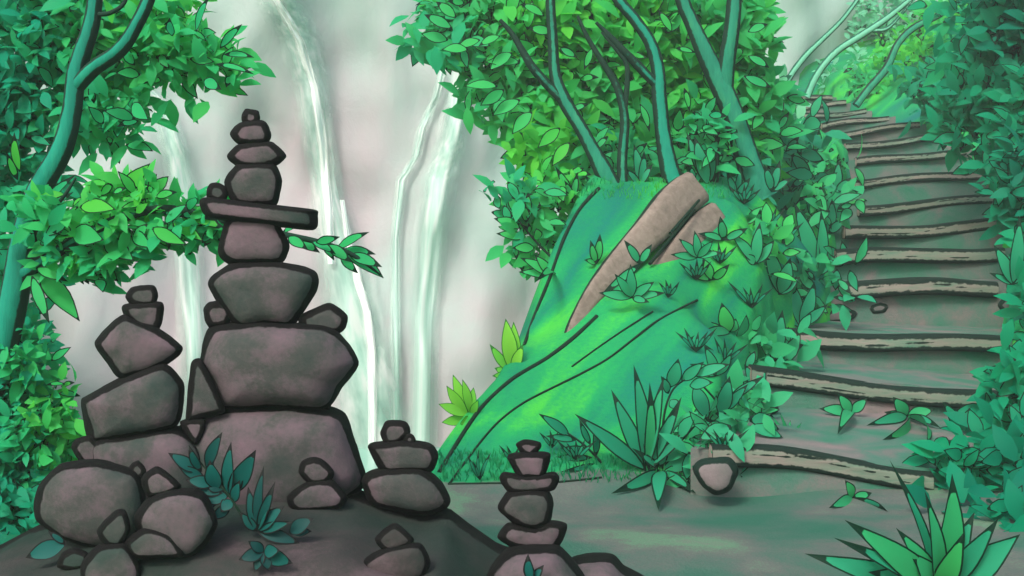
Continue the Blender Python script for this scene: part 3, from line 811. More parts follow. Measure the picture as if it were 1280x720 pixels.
tree('leaning_tree', 'leaning teal barked tree at the left edge with a low leafy bough', [
    [(-60, 690, YL, 24), (-30, 560, YL, 20), (0, 450, YL, 18), (18, 370, YL, 17), (30, 300, YL, 15.5), (48, 240, YL, 14.5), (76, 190, YL, 13.5), (90, 140, YL, 12), (95, 95, YL, 11.5), (103, 65, YL, 11), (116, 20, YL, 10), (124, -60, YL, 8)],
    [(94, 110, YL, 10), (118, 85, YL - .05, 9.5), (150, 62, YL - .08, 9.5), (172, 28, YL - .1, 8.5), (188, -10, YL - .1, 8), (200, -70, YL - .1, 6)],
    [(122, 18, YL, 3), (138, 16, YL - .1, 3), (155, 4, YL - .1, 2.5), (162, -20, YL - .1, 2)],
    [(25, 345, YL, 11), (60, 322, YL - .1, 8), (110, 292, YL - .2, 7), (165, 268, YL - .2, 6), (215, 261, YL - .2, 5), (270, 273, YL - .2, 4.5), (350, 292, YL - .2, 4), (400, 303, YL - .2, 3.5), (440, 318, YL - .2, 3), (476, 344, YL - .2, 1.2)],
    [(60, 265, YL - .1, 2), (78, 248, YL - .2, 2.5), (95, 222, YL - .2, 1.5)]],
    dict(blobs=[(25, 60, 85, 100, 7.0, .7, -0.2, 1.2), (10, 220, 55, 110, 7.0, .5, -0.3, 1.2), (-10, 370, 45, 90, 6.9, .5, -0.4, 1.0), (110, 45, 80, 70, 7.0, .5, 0.1, 1.2), (205, 68, 62, 42, 6.9, .4, 0.0, 1.2), (262, 75, 36, 30, 6.9, .3, -0.05, 1.2), (175, 25, 55, 40, 7.0, .4, 0.25, 1.0), (115, 130, 55, 38, 6.9, .35, 0.1, 1.2), (145, 150, 35, 16, 6.8, .25, 0.05, 1.2),
                (120, 280, 48, 30, 6.15, .2, 0.25, 1.3), (170, 262, 52, 24, 6.1, .2, 0.4, 1.3), (95, 312, 45, 22, 6.1, .2, 0.1, 1.2), (228, 266, 35, 14, 6.1, .12, 0.35, 1.3), (262, 272, 28, 10, 6.05, .1, .35, 1.4), (232, 288, 26, 11, 6.05, .1, .3, 1.2), (185, 285, 34, 16, 6.05, .12, .3, 1.2), (135, 322, 38, 18, 6.1, .15, 0.1, 1.2), (70, 270, 22, 30, 6.1, .2, -0.1, 1.0)], count=4300, lsize=29, tint0=0.52, dark=0.14), M_BARKL, M_LEFT, rim=5, extra=left_extra)

def ridge_extra(mb):
    Y = 12.5
    for (bx, by, tx, ty, w_, tn) in ((560, 50, 526, 42, 15, .4), (565, 35, 530, 18, 14, .4), (570, 22, 545, 2, 14, .5), (585, 62, 552, 62, 16, .5), (600, 50, 570, 60, 14, .5), (625, 45, 598, 58, 14, .5), (640, 66, 612, 88, 20, .5), (650, 78, 606, 78, 17, .5), (622, 108, 580, 108, 17, .5), (630, 112, 600, 132, 16, .4), (650, 125, 615, 145, 18, .45), (665, 140, 640, 168, 18, .5),
                                     (700, 160, 672, 185, 16, .8), (712, 178, 690, 208, 16, .85), (700, 60, 722, 72, 10, .4), (740, 60, 730, 88, 10, .5), (690, 40, 660, 35, 13, .6), (680, 20, 650, 5, 14, .6), (735, 130, 710, 140, 9, .4), (760, 170, 742, 190, 9, .4), (840, 40, 822, 12, 11, .6), (800, 130, 812, 165, 11, .5), (855, 110, 862, 140, 9, .6), (845, 60, 870, 66, 8, .5), (935, 40, 960, 30, 12, .4), (935, 70, 962, 85, 12, .4), (930, 95, 965, 110, 12, .3)):
        yy = Y + random.uniform(-0.1, 0.1)
        leaf(mb, at(bx, by, yy), at(tx, ty, yy), m_px(w_, yy), None, 0.06, tn, rim=m_px(2.6, yy))
GT = 'trees on the ridge above the fallen log'
YT = 12.6
tree('forked_tree', 'slim forked tree nearest the falls on the ridge', [
    [(770, 245, 12.5, 13), (755, 215, 12.5, 12), (742, 190, 12.5, 10), (726, 160, 12.5, 9), (706, 127, 12.5, 9), (694, 95, 12.5, 7.5), (691, 50, 12.5, 6.5), (688, 0, 12.5, 6), (690, -60, 12.5, 5)],
    [(706, 128, 12.5, 6.5), (682, 103, 12.45, 6), (664, 82, 12.4, 5.5), (652, 62, 12.4, 4.5), (640, 42, 12.4, 3.5), (625, 25, 12.4, 2.5)]],
    dict(blobs=[(610, 30, 70, 34, 13.9, .7, 0.05, 1.1), (558, 42, 34, 18, 13.6, .4, -0.1, 1.0), (600, 8, 60, 26, 14.0, .6, 0.1, 1), (640, 115, 48, 26, 13.7, .5, 0.0, 1.1), (660, 75, 50, 40, 14.1, .6, 0.15, 1.0), (628, 82, 24, 14, 13.6, .3, 0, 0.8), (690, 150, 44, 34, 13.8, .5, 0.1, 1.1), (705, 180, 30, 24, 13.6, .4, 0.3, 1.1), (640, 165, 26, 14, 13.6, .3, 0, .8), (725, 205, 26, 20, 13.8, .3, 0.2, 1), (680, 190, 22, 14, 13, .3, .2, .8), (700, 60, 60, 70, 14.2, .7, 0.25, 1.0)], count=2900, lsize=29, tint0=0.52, dark=0.16), M_BARK, M_CROWN, GT, rim=4.5, extra=ridge_extra)
tree('thin_tree', 'thinnest pale stemmed tree second from the falls', [
    [(778, 235, 12.6, 7), (778, 195, 12.6, 6.5), (781, 150, 12.6, 6), (773, 113, 12.6, 5), (757, 84, 12.6, 4), (735, 48, 12.6, 3), (722, 20, 12.6, 2)],
    [(780, 140, 12.6, 4), (784, 105, 12.6, 3.5), (783, 80, 12.6, 3), (770, 62, 12.6, 2.2), (752, 40, 12.6, 1.5)]],
    dict(blobs=[(760, 40, 70, 55, 14.4, .7, 0.1, 1), (752, 110, 60, 65, 14.5, .6, -0.05, 1), (750, 175, 50, 45, 14.2, .5, -0.05, 1)], count=1650, lsize=29, tint0=0.52, dark=0.14), M_BARK, M_CROWN, GT, rim=4.5)
tree('crooked_tree', 'crooked teal barked tree in the middle of the ridge', [
    [(848, 240, 12.7, 14), (838, 215, 12.7, 12), (829, 170, 12.7, 10), (824, 120, 12.7, 9.5), (822, 85, 12.7, 9), (812, 52, 12.7, 8), (793, 24, 12.7, 7.5), (770, -4, 12.7, 7), (745, -50, 12.7, 5)],
    [(822, 108, 12.7, 6), (803, 88, 12.65, 6), (782, 66, 12.6, 5), (762, 45, 12.6, 3.5), (745, 28, 12.6, 2)]],
    dict(blobs=[(830, 40, 60, 60, 14.5, .7, 0.1, 1), (800, 120, 50, 70, 14.6, .6, -0.1, 1), (850, 150, 40, 60, 14.6, .6, 0.1, 1), (800, 190, 60, 36, 14.3, .5, -0.1, 1), (850, 205, 40, 30, 14.3, .4, 0, 1)], count=1650, lsize=29, tint0=0.52, dark=0.14), M_BARKL, M_CROWN, GT, rim=4.5)
tree('thick_tree', 'thickest forked tree at the right end of the ridge', [
    [(955, 248, 13.0, 20), (942, 222, 13.0, 17), (930, 185, 13.0, 15), (918, 148, 13.0, 14), (902, 110, 13.0, 14), (884, 72, 13.0, 12), (868, 36, 13.0, 10), (853, 0, 13.0, 9), (840, -50, 13.0, 7)],
    [(905, 112, 13.0, 12), (908, 80, 12.95, 11), (914, 40, 12.9, 10), (918, 0, 12.9, 9.5), (922, -60, 12.9, 8)]],
    dict(blobs=[(880, 30, 40, 60, 14.6, .7, 0.2, 1), (922, 60, 28, 70, 14.8, .4, -0.05, 1.1), (880, 170, 45, 60, 14.8, .6, 0.0, 1), (938, 150, 32, 55, 15.0, .4, -0.15, 1)], count=1700, lsize=29, tint0=0.5, dark=0.14), M_BARK, M_CROWN, GT, rim=4.5)
tree('sapling', 'slender dark sapling between the two thickest ridge trees', [
    [(894, 235, 12.8, 4.5), (895, 200, 12.8, 4), (898, 165, 12.8, 3), (905, 140, 12.8, 1.5)]],
    dict(blobs=[(882, 165, 16, 24, 12.9, .15, -0.1, 1), (888, 190, 10, 16, 12.9, .1, 0, 1)], count=40, lsize=26, tint0=0.3, dark=0.5), M_STEMLINE, M_CROWN, GT)

GFR = 'pale leaning trees far behind the stairs'
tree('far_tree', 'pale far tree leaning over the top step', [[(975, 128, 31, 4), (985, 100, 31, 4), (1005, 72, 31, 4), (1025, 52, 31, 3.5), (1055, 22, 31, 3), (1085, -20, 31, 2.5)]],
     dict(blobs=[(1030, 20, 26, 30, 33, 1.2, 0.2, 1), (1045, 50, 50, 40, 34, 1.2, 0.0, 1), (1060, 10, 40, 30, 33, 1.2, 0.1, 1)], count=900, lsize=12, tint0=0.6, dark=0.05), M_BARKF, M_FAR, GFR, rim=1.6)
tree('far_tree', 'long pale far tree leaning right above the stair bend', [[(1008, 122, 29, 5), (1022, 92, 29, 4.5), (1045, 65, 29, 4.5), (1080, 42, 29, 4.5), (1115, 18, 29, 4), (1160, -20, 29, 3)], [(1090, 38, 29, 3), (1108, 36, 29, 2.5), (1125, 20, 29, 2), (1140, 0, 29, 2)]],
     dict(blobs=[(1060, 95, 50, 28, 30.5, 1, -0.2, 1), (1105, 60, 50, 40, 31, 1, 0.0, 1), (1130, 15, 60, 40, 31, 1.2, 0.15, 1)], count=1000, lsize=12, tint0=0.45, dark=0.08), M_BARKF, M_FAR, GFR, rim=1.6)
tree('far_tree', 'far tree with a dark trunk curving over the stair bend to the upper right', [[(1070, 132, 26, 5), (1085, 112, 26, 5), (1108, 85, 26, 5), (1122, 55, 26, 4.5), (1142, 35, 26, 4.5), (1175, 18, 26, 4), (1215, -10, 26, 3)]],
     dict(blobs=[(1105, 105, 45, 26, 27, 1, 0.1, 1), (1150, 75, 50, 36, 27, 1, 0.3, 1), (1190, 35, 60, 40, 27.5, 1, 0.35, 1)], count=1000, lsize=13, tint0=0.35, dark=0.12), M_BARK, M_CROWN, GFR, rim=1.8)

# ------------------------------------------------------------------ fallen log on the bank
def fallen_log():
    root = empty('fallen_log', at(760, 360, 10.6), 'fallen weathered tree trunk split at its upper end, lying on the bank', 'fallen log')
    # axis from thin lower end to broken thick upper end; half widths in px perpendicular to the axis
    ax = [(703, 432, 9.9, 4), (722, 398, 10.15, 9), (750, 358, 10.45, 14), (785, 318, 10.85, 18), (820, 280, 11.15, 22), (845, 254, 11.45, 24), (864, 238, 11.65, 23)]
    def body(shift, scale, a0, a1, nm, seed):
        mb = MB(); na = 20
        path = [p for p in catmull(ax, 8)]
        path = path[int(a0 * (len(path) - 1)):int(a1 * (len(path) - 1)) + 1]
        W = [(at(p[0] + shift[0], p[1] + shift[1], p[2]), m_px(p[3] * scale, p[2]), p[2]) for p in path]
        rows = []
        for i, (p, r, Y) in enumerate(W):
            d_ = (W[min(i + 1, len(W) - 1)][0] - W[max(i - 1, 0)][0]).normalized()
            s = d_.cross(Vector((0, 1, 0))).normalized(); f = s.cross(d_).normalized()
            row = []
            for j in range(na):
                th = 2 * math.pi * j / na
                cx, sx = math.cos(th), math.sin(th)
                k = 0.6 if i < 2 and nm == 'flap' else 1
                rr = r * k * (1 + 0.09 * noise.noise(Vector((cx * 2 + seed, sx * 2, i * 0.12))))
                # squared planks of wood: flatten the section
                q = (abs(cx) ** 5 + abs(sx) ** 5) ** (-1 / 5)
                e = min(1 - abs(cx), 1.0) * (r / Y * F) / 2.6 * 0.5
                row.append(mb.vert(p + s * cx * rr * q + f * sx * rr * q * 0.8, e))
            rows.append(row)
        for a, b in zip(rows[:-1], rows[1:]):
            for j in range(na): mb.face((a[j], a[(j + 1) % na], b[(j + 1) % na], b[j]))
        # broken end: jagged cap
        d_ = (W[-1][0] - W[-2][0]).normalized()
        tipr = []
        for j in range(na): 
            v = Vector(mb.v[rows[-1][j]])
            tipr.append(mb.vert(v.lerp(W[-1][0], 0.25) + d_ * W[-1][1] * random.uniform(0.0, 0.22), 0.75))
        c = mb.vert(W[-1][0] + d_ * W[-1][1] * 0.08, 1)
        for j in range(na):
            mb.face((rows[-1][j], rows[-1][(j + 1) % na], tipr[(j + 1) % na], tipr[j])); mb.face((tipr[j], tipr[(j + 1) % na], c))
        c0 = mb.vert(W[0][0], 0.1)
        for j in range(na): mb.face((rows[0][(j + 1) % na], rows[0][j], c0))
        o = mb.build('trunk' if nm == 'main' else 'split_slab', M_LOG, origin=root.location); o.parent = root; o.location = (0, 0, 0)
    body((0, 0), 1.0, 0, 1, 'main', 1)
    body((30, 30), 0.72, 0.42, 0.98, 'flap', 4)
    mb = MB()
    for (a, b) in (((812, 330), (868, 262)), ((838, 292), (874, 250)), ((800, 345), (842, 310)), ((742, 384), (800, 316)), ((796, 322), (850, 258)), ((770, 364), (806, 326))):
        p = [(a[0] + (b[0] - a[0]) * t, a[1] + (b[1] - a[1]) * t, 10.75 + 0.6 * t, 2.4 - 0.8 * t) for t in (0, .33, .66, 1)]
        tube(mb, p, 9, 8)
    o = mb.build('crack', M_STEMLINE, origin=root.location); o.parent = root; o.location = (0, 0, 0)
fallen_log()

# ------------------------------------------------------------------ added dark tubes standing for drawn ink lines on the bank
def surf_ink_line(label, pts, rad=2.4, lift=0.01):
    mb = MB()
    W = []
    for (px, py, r) in catmull([(*p, rad) for p in pts], 6):
        g = ground(px, py)
        W.append((g.y, px, py, r))
    path = [(px, py, min(Y, 14) - lift, r) for (Y, px, py, r) in W]
    tube(mb, path[::3] + [path[-1]], 9, 8, 0.2)
    o = mb.build('root', M_STEMLINE, origin=at(path[0][0], path[0][1], path[0][2]))  # added tube in place of an ink stroke, no plant grows here
    tag(o, label, 'root', 'added ink lines on the mossy bank')
surf_ink_line('long dark ink line tube along the lower crest of the mossy bank', [(549, 590), (575, 548), (603, 508), (640, 474), (680, 450), (715, 424), (745, 396)], 2.6)
surf_ink_line('thin dark ink line tube curving inside the mossy bank face', [(562, 604), (590, 566), (620, 530), (655, 503), (700, 480), (760, 448), (820, 402), (870, 376)], 1.4)
surf_ink_line('short thin dark ink line tube below the fallen log', [(715, 458), (745, 436), (780, 412), (815, 390)], 1.1)
surf_ink_line('steep dark ink line tube on the upper crest left of the fallen log', [(655, 432), (668, 395), (688, 345), (704, 300), (724, 262), (748, 236)], 2.2)
surf_ink_line('dark ink line tube along the foot of the bank beside the path', [(560, 605), (620, 604), (690, 603), (750, 597)], 1.4)

# ------------------------------------------------------------------ hand placed plants
def plant(name, label, base, tips, mat=M_PLANT, Y=None, rim=3.0, cat='plant', group=None, bend=0.07, shape=0.8, stem=None, dy=0.25, surf=None):
    """base px; tips: (px, py, width px, tint[, base px override])"""
    if Y is None:
        g = hit(base[0], base[1], surf) if surf else ground(*base); Y = g.y
    b0 = at(base[0], base[1], Y)
    root = empty(name, b0, label, cat, group)
    mb = MB()
    for i, t in enumerate(tips):
        bx, by = t[4] if len(t) > 4 else base
        yy = Y - 0.02 - (dy * random.uniform(0.0, 0.5))
        if t[1] > base[1] + 3 and mat is not M_DARKP: yy = min(yy, ground(t[0], t[1] + 2).y - 0.03)
        leaf(mb, at(bx, by, Y - 0.02), at(t[0], t[1], yy), m_px(t[2], Y), Vector((random.uniform(-.4, .4), -1, random.uniform(0, .6))), bend, t[3], rim=m_px(rim, Y), segs=10, shape=shape)
    o = mb.build('foliage', mat, origin=b0); o.parent = root; o.location = (0, 0, 0)
    if stem:
        mb = MB()
        for st in stem: tube(mb, [(p[0], p[1], Y - 0.03, r) for p, r in zip(st, np.linspace(1.8, 0.9, len(st)))], 9, 8)
        o = mb.build('stem', M_STEMLINE, origin=b0); o.parent = root; o.location = (0, 0, 0)
    return root

plant('strap_plant', 'tall strap leaved plant in the middle of the bank foot', (808, 588), [(792, 456, 22, .35), (764, 487, 20, .3), (718, 517, 20, .25), (852, 496, 17, .4), (830, 470, 18, .55), (745, 545, 12, .2), (872, 530, 12, .3), (812, 478, 16, .75)], rim=4)
plant('star_plant', 'star shaped plant with pointed leaves spread over the path edge', (827, 588), [(764, 617, 17, .45), (823, 638, 20, .4), (870, 617, 13, .4), (882, 567, 22, .5), (823, 532, 17, .45), (790, 560, 10, .3)], rim=4)
plant('fern', 'small dark fern on the bank left of the strap leaved plant', (752, 578), [(673, 517, 14, .2, (712, 545)), (700, 560, 9, .2, (735, 562)), (682, 545, 10, .25, (720, 550)), (724, 524, 9, .2, (738, 556)), (690, 572, 10, .2, (740, 572)), (700, 590, 8, .2, (745, 580)), (742, 530, 11, .2, (745, 570))], stem=[[(752, 578), (730, 556), (705, 538)]], rim=3)
plant('broadleaf_plant', 'arching sprig with five rounded leaves above the star shaped plant', (829, 560), [(848, 448, 19, .35, (838, 484)), (880, 452, 15, .4, (852, 476)), (913, 455, 15, .45, (868, 470)), (892, 478, 16, .35, (862, 482)), (826, 470, 12, .3, (836, 492)), (848, 512, 14, .3, (838, 500))], stem=[[(829, 560), (830, 520), (842, 486), (868, 468)]])
plant('broadleaf_plant', 'drooping leaf pair between the arching sprig and the second log step', (902, 540), [(886, 528, 20, .25, (868, 482)), (912, 470, 20, .25, (900, 520)), (935, 480, 14, .2, (903, 515)), (955, 470, 12, .3, (910, 500))], stem=[[(902, 540), (900, 510), (880, 484), (868, 478)]])
GS = 'leafy plants along the left side of the stairs'
SIDE = [((965, 452), [(908, 428, 20, 0.42), (927, 389, 24, 0.47), (978, 387, 20, 0.47), (930, 450, 16, 0.37), (995, 410, 14, 0.42)], 'star of dark pointed leaves beside the third log step'),
        ((912, 415), [(846, 402, 16, 0.82), (902, 378, 20, 0.95), (920, 398, 16, 0.82), (858, 425, 14, 0.62)], 'bright green flat leaved plant in the middle of the bank'),
        ((1022, 345), [(992, 252, 22, 0.52), (1026, 262, 19, 0.52), (1000, 330, 14, 0.52), (1045, 318, 12, 0.47)], 'plant with two tall upright leaves by the fifth log step'),
        ((975, 368), [(955, 300, 20, 0.57), (988, 322, 20, 0.52), (935, 340, 16, 0.62), (1000, 346, 14, 0.47)], 'plant with broad leaves halfway down the stair side slope'),
        ((1000, 408), [(985, 345, 18, 0.47), (1018, 352, 19, 0.47), (1035, 380, 14, 0.42), (970, 385, 14, 0.42)], 'dark upright leaves just above the third log step'),
        ((945, 330), [(912, 290, 16, 0.67), (950, 278, 16, 0.62), (930, 318, 13, 0.72), (968, 300, 14, 0.62)], 'low curling plant above the bright bank leaves'),
        ((905, 300), [(872, 292, 11, 0.72), (900, 270, 12, 0.67), (935, 285, 11, 0.62)], 'small plant right of the fallen log upper end'),
        ((985, 262), [(948, 238, 13, 0.67), (978, 222, 15, 0.62), (1005, 228, 14, 0.57), (1018, 250, 12, 0.52)], 'leafy tuft below the thickest ridge tree'),
        ((1035, 292), [(1010, 268, 14, 0.52), (1040, 248, 15, 0.52), (1058, 272, 12, 0.47)], 'small tuft left of the sixth log step'),
        ((1045, 240), [(1020, 215, 12, 0.57), (1048, 200, 13, 0.52), (1064, 222, 11, 0.52)], 'small tuft left of the eighth log step'),
        ((990, 210), [(972, 168, 16, 0.67), (988, 160, 14, 0.62), (1018, 175, 22, 0.62), (1008, 198, 13, 0.57)], 'plant with a large oval leaf left of the tenth log step'),
        ((1020, 190), [(1005, 172, 10, 0.62), (1022, 165, 10, 0.62), (1036, 180, 10, 0.57)], 'tiny tuft beside the stairs near the bend'),
        ((895, 470), [(862, 455, 14, 0.62), (880, 432, 15, 0.57), (915, 440, 14, 0.52)], 'leafy tuft right above the arching sprig'),
        ((945, 490), [(915, 478, 14, 0.42), (930, 455, 16, 0.47), (958, 462, 14, 0.42)], 'dark tuft at the left end of the second log step'),
        ((890, 350), [(855, 342, 12, 0.95), (878, 322, 14, 0.95), (912, 330, 12, 0.92)], 'bright tuft on the upper bank below the fallen log'),
        ((800, 330), [(752, 368, 11, 0.67), (780, 300, 12, 0.62), (815, 305, 11, 0.62)], 'small sprout growing in front of the fallen log'),
        ((745, 330), [(738, 300, 10, 0.92), (750, 292, 12, 0.95), (730, 325, 9, 0.92)], 'bright sprout on the slope left of the fallen log'),
        ((1055, 330), [(1030, 305, 13, 0.42), (1052, 300, 13, 0.47), (1068, 318, 11, 0.42), (1035, 330, 11, 0.42)], 'dark tuft at the left end of the fifth log step')]
for b, tp, lb in SIDE: plant('leafy_plant', lb, b, tp, group=GS, rim=3.0, Y=10.3 if 'fallen log' in lb and 'sprout growing' in lb else None)
plant('leafy_plant', 'leafy sprig overlapping the lower right edge of the fallen log', (790, 372), [(748, 366, 13, .6), (768, 342, 13, .6), (788, 330, 14, .55), (818, 352, 13, .6), (832, 366, 11, .6), (812, 378, 10, .6)], Y=10.0, rim=2.6)
plant('leafy_plant', 'leafy sprig in front of the split slab of the fallen log', (872, 322), [(838, 318, 11, .6), (848, 298, 12, .6), (868, 288, 12, .55), (892, 300, 11, .6), (905, 316, 10, .6)], Y=10.7, rim=2.4)
# step plants
plant('leafy_plant', 'four leaf plant sprouting from the middle of the second log step', (1064, 516), [(1024, 511, 16, .75), (1047, 492, 15, .8), (1084, 498, 14, .7), (1047, 543, 15, .75)], Y=10.15)
plant('leafy_plant', 'six leaf plant sprouting right of the middle of the second log step', (1134, 520), [(1116, 496, 18, .8), (1168, 512, 17, .8), (1103, 550, 19, .8), (1158, 558, 16, .7), (1083, 532, 15, .55), (1176, 535, 12, .45), (1105, 515, 12, .7)], Y=10.1)
plant('leafy_plant', 'plant with two upright pale leaves at the right end of the second log step', (1202, 545), [(1178, 502, 19, .35), (1214, 508, 18, .3), (1162, 578, 20, .25), (1225, 580, 14, .3), (1235, 540, 14, .3)], Y=9.7)
plant('leafy_plant', 'three leaf seedling on the right half of the lowest log step', (1066, 622), [(1056, 600, 15, .85), (1036, 635, 15, .7), (1090, 616, 12, .75), (1110, 640, 8, .3)], Y=7.78)
plant('spear_plant', 'large spear leaved plant in the lower right corner', (1172, 738), [(1056, 650, 35, .8), (1006, 692, 32, .4), (1112, 575, 16, .25), (1190, 592, 40, .8), (1156, 614, 24, .7), (1275, 668, 45, .4), (1248, 648, 29, .3), (1218, 640, 29, .3), (1042, 672, 21, .35), (1120, 660, 27, .75), (1230, 720, 40, .3), (1085, 715, 35, .45), (1205, 665, 29, .9), (1140, 690, 32, .7)], Y=5.42, rim=4.5, shape=0.7, dy=0.5)
plant('leafy_plant', 'upright three leaf plant at the right edge beside the fourth log step', (1266, 356), [(1274, 270, 18, .45), (1242, 306, 18, .5), (1236, 341, 10, .4), (1285, 320, 16, .3)], Y=11.3)
# lime tufts and ferns on the gorge side
plant('grass_tuft', 'thin bright blades growing out of the second step riser', (985, 548), [(965, 520, 5, .8), (975, 516, 5, .8), (988, 525, 5, .8), (1002, 528, 5, .8), (955, 530, 5, .7)], rim=.5, Y=9.4)
GTU = 'grass tufts on the bank'
for b, lb, n_, hh in (((662, 596), 'fine grass tuft at the bank foot left of the small fern', 5, 30), ((905, 566), 'grass tuft beside the left end of the lowest log step', 5, 34), ((870, 350), 'grass tuft on the bright upper bank', 5, 26), ((905, 455), 'grass tuft above the arching sprig', 5, 34), ((835, 372), 'grass tuft on the bank below the split slab', 4, 24), ((930, 255), 'grass tuft on the crest under the thickest tree', 5, 26), ((690, 560), 'sparse grass tuft low on the left bank face', 4, 24), ((900, 330), 'grass tuft between bright tuft and stair side plants', 5, 26), ((960, 285), 'grass tuft right of the split slab', 5, 28), ((1005, 250), 'grass tuft left of the seventh log step', 5, 28), ((940, 385), 'grass tuft above the star of dark pointed leaves', 5, 34), ((870, 440), 'grass tuft in the middle of the bank beside the flat leaved plant', 5, 34), ((720, 575), 'grass tuft among the small fern stems', 5, 30), ((640, 580), 'grass tuft on the left part of the bank base', 4, 26), ((980, 305), 'grass tuft between the leafy plants by the sixth log step', 5, 28)):
    plant('grass_tuft', lb, b, [(b[0] + (q - n_ / 2 + .5) * hh * .42 + random.uniform(-3, 3), b[1] - hh * random.uniform(.7, 1.1), 5, random.uniform(.05, .4)) for q in range(n_)], rim=2.0, group=GTU)
plant('lime_tuft', 'lower lime green tuft on the bank crest above the falls', (588, 522), [(552, 528, 13, .6), (548, 505, 14, .7), (558, 482, 14, .8), (566, 468, 14, .9), (578, 474, 12, .8), (592, 484, 12, .6), (598, 500, 10, .5), (575, 530, 12, .4)], M_LIME, Y=8.85, rim=1.6, shape=1.2)
plant('lime_tuft', 'upper lime green tuft at the foot of the steep slope', (640, 468), [(612, 430, 12, .4), (618, 460, 12, .3), (632, 398, 20, .95), (642, 402, 18, .9), (626, 445, 14, .4), (654, 430, 14, .9), (615, 470, 10, .3)], M_LIME, Y=9.6, rim=2.2, shape=1.0)
plant('grass_tuft', 'three thin blades at the left foot of the bank', (600, 600), [(584, 568, 5, .2), (598, 562, 5, .2), (614, 565, 5, .2), (590, 575, 4, .3), (608, 572, 4, .3)], rim=1.5)
GFN = 'ferns on the edge of the steep slope'
plant('fern', 'pale fern drooping over the steep slope edge', (690, 322), [(617, 273, 16, .5, (650, 285)), (633, 243, 14, .5, (652, 268)), (620, 292, 14, .5, (655, 298)), (640, 310, 14, .5, (668, 310)), (655, 255, 11, .5, (658, 278)), (670, 285, 14, .6, (672, 300)), (660, 240, 10, .5, (662, 265))], M_CROWN, Y=11.6, stem=[[(690, 322), (668, 300), (640, 265)]], group=GFN)
plant('fern', 'short broad fern low on the steep slope edge', (690, 345), [(650, 322, 15, .5), (648, 340, 13, .4), (668, 318, 13, .5), (670, 352, 12, .3)], M_CROWN, Y=11.3, group=GFN)
plant('fern', 'curled fern under the slim forked tree', (715, 250), [(694, 208, 12, .5), (705, 225, 10, .4), (690, 232, 10, .5), (722, 215, 10, .4)], M_CROWN, Y=12.2, group=GFN)
GRB = 'low plants under the ridge trees'
for b, tp, lb in [((800, 232), [(792, 180, 16, .4), (805, 188, 12, .35), (780, 210, 10, .3), (816, 205, 10, .4)], 'upright loop leaved plant between the thin and crooked trees'),
                  ((868, 232), [(862, 205, 10, .4), (880, 200, 10, .4), (850, 215, 9, .3)], 'small plant right of the crooked tree'),
                  ((885, 232), [(868, 170, 18, .4), (858, 165, 14, .35), (895, 190, 12, .3)], 'large leaved plant left of the sapling'),
                  ((745, 240), [(730, 218, 8, .4), (748, 205, 9, .4), (760, 220, 8, .4)], 'small plant beside the slim forked tree foot'),
                  ((920, 245), [(908, 215, 10, .2), (925, 208, 10, .25), (938, 222, 10, .2)], 'dark tuft at the foot of the thickest tree'),
                  ((965, 240), [(955, 205, 12, .3), (975, 200, 12, .3), (990, 222, 10, .35)], 'tuft right of the thickest tree foot')]:
    plant('leafy_plant', lb, b, tp, Y=12.7, group=GRB)

# plants on the mound
SM = (MBV,)
YM = hit(315, 668, SM).y
plant('dark_plant', 'dark teal plant leaning left over the mound below the tallest cairn', (312, 662), [(210, 566, 17, .6, (248, 590)), (236, 556, 13, .5, (252, 590)), (278, 540, 17, .3, (258, 585)), (289, 552, 18, .9, (286, 620)), (320, 562, 24, .8, (288, 618)), (232, 600, 17, .8, (268, 605)), (262, 575, 22, 1.0, (272, 612)), (250, 625, 20, .9, (285, 620)), (243, 612, 14, .6, (280, 615)), (276, 640, 18, .9, (290, 625)), (222, 582, 15, .7, (255, 597)), (268, 556, 16, .6, (262, 590)), (305, 580, 18, .7, (288, 620)), (255, 600, 18, .3, (280, 612)), (238, 640, 15, .5, (278, 624)), (300, 600, 15, .9, (292, 628)), (262, 650, 15, .6, (288, 632))], M_DARKP, Y=YM - .02, rim=3.2, stem=[[(312, 662), (288, 622), (262, 592), (240, 565)]], dy=0.1, surf=SM)
plant('dark_plant', 'dark spiky plant on the mound between the two low cairns', (322, 664), [(330, 582, 15, .2), (344, 602, 13, .5), (310, 608, 16, .5), (356, 632, 20, .8), (376, 680, 18, .2), (300, 640, 14, .6), (340, 620, 16, .9), (366, 652, 14, .8)], M_DARKP, Y=YM - .03, rim=3.2, dy=0.1, surf=SM)
YM2 = hit(332, 695, SM).y - 0.06
plant('dark_plant', 'flower shaped cluster of dark leaves low on the mound', (330, 690), [(298, 700, 18, .2), (310, 676, 14, .2), (366, 704, 22, .9), (350, 688, 18, .8), (336, 714, 16, .2), (318, 716, 14, .2)], M_DARKP, Y=YM2, rim=3, dy=0.08)
plant('dark_plant', 'single blue green leaf pair at the left end of the mound', (82, 680), [(32, 697, 24, 1.0), (60, 664, 9, .7)], M_DARKP, Y=hit(60, 700, SM).y - 0.06, rim=3, dy=0.05)
plant('dark_plant', 'curled leaf pair right of the dark spiky plant', (362, 666), [(392, 648, 20, .2), (390, 664, 14, .3)], M_DARKP, Y=hit(372, 668, SM).y - 0.06, rim=2.6, dy=0.05)
plant('dark_plant', 'small teal sprout on the domed base boulder', (664, 728), [(660, 692, 15, .9), (680, 706, 12, .8)], M_DARKP, Y=4.24, rim=4, dy=0.05)

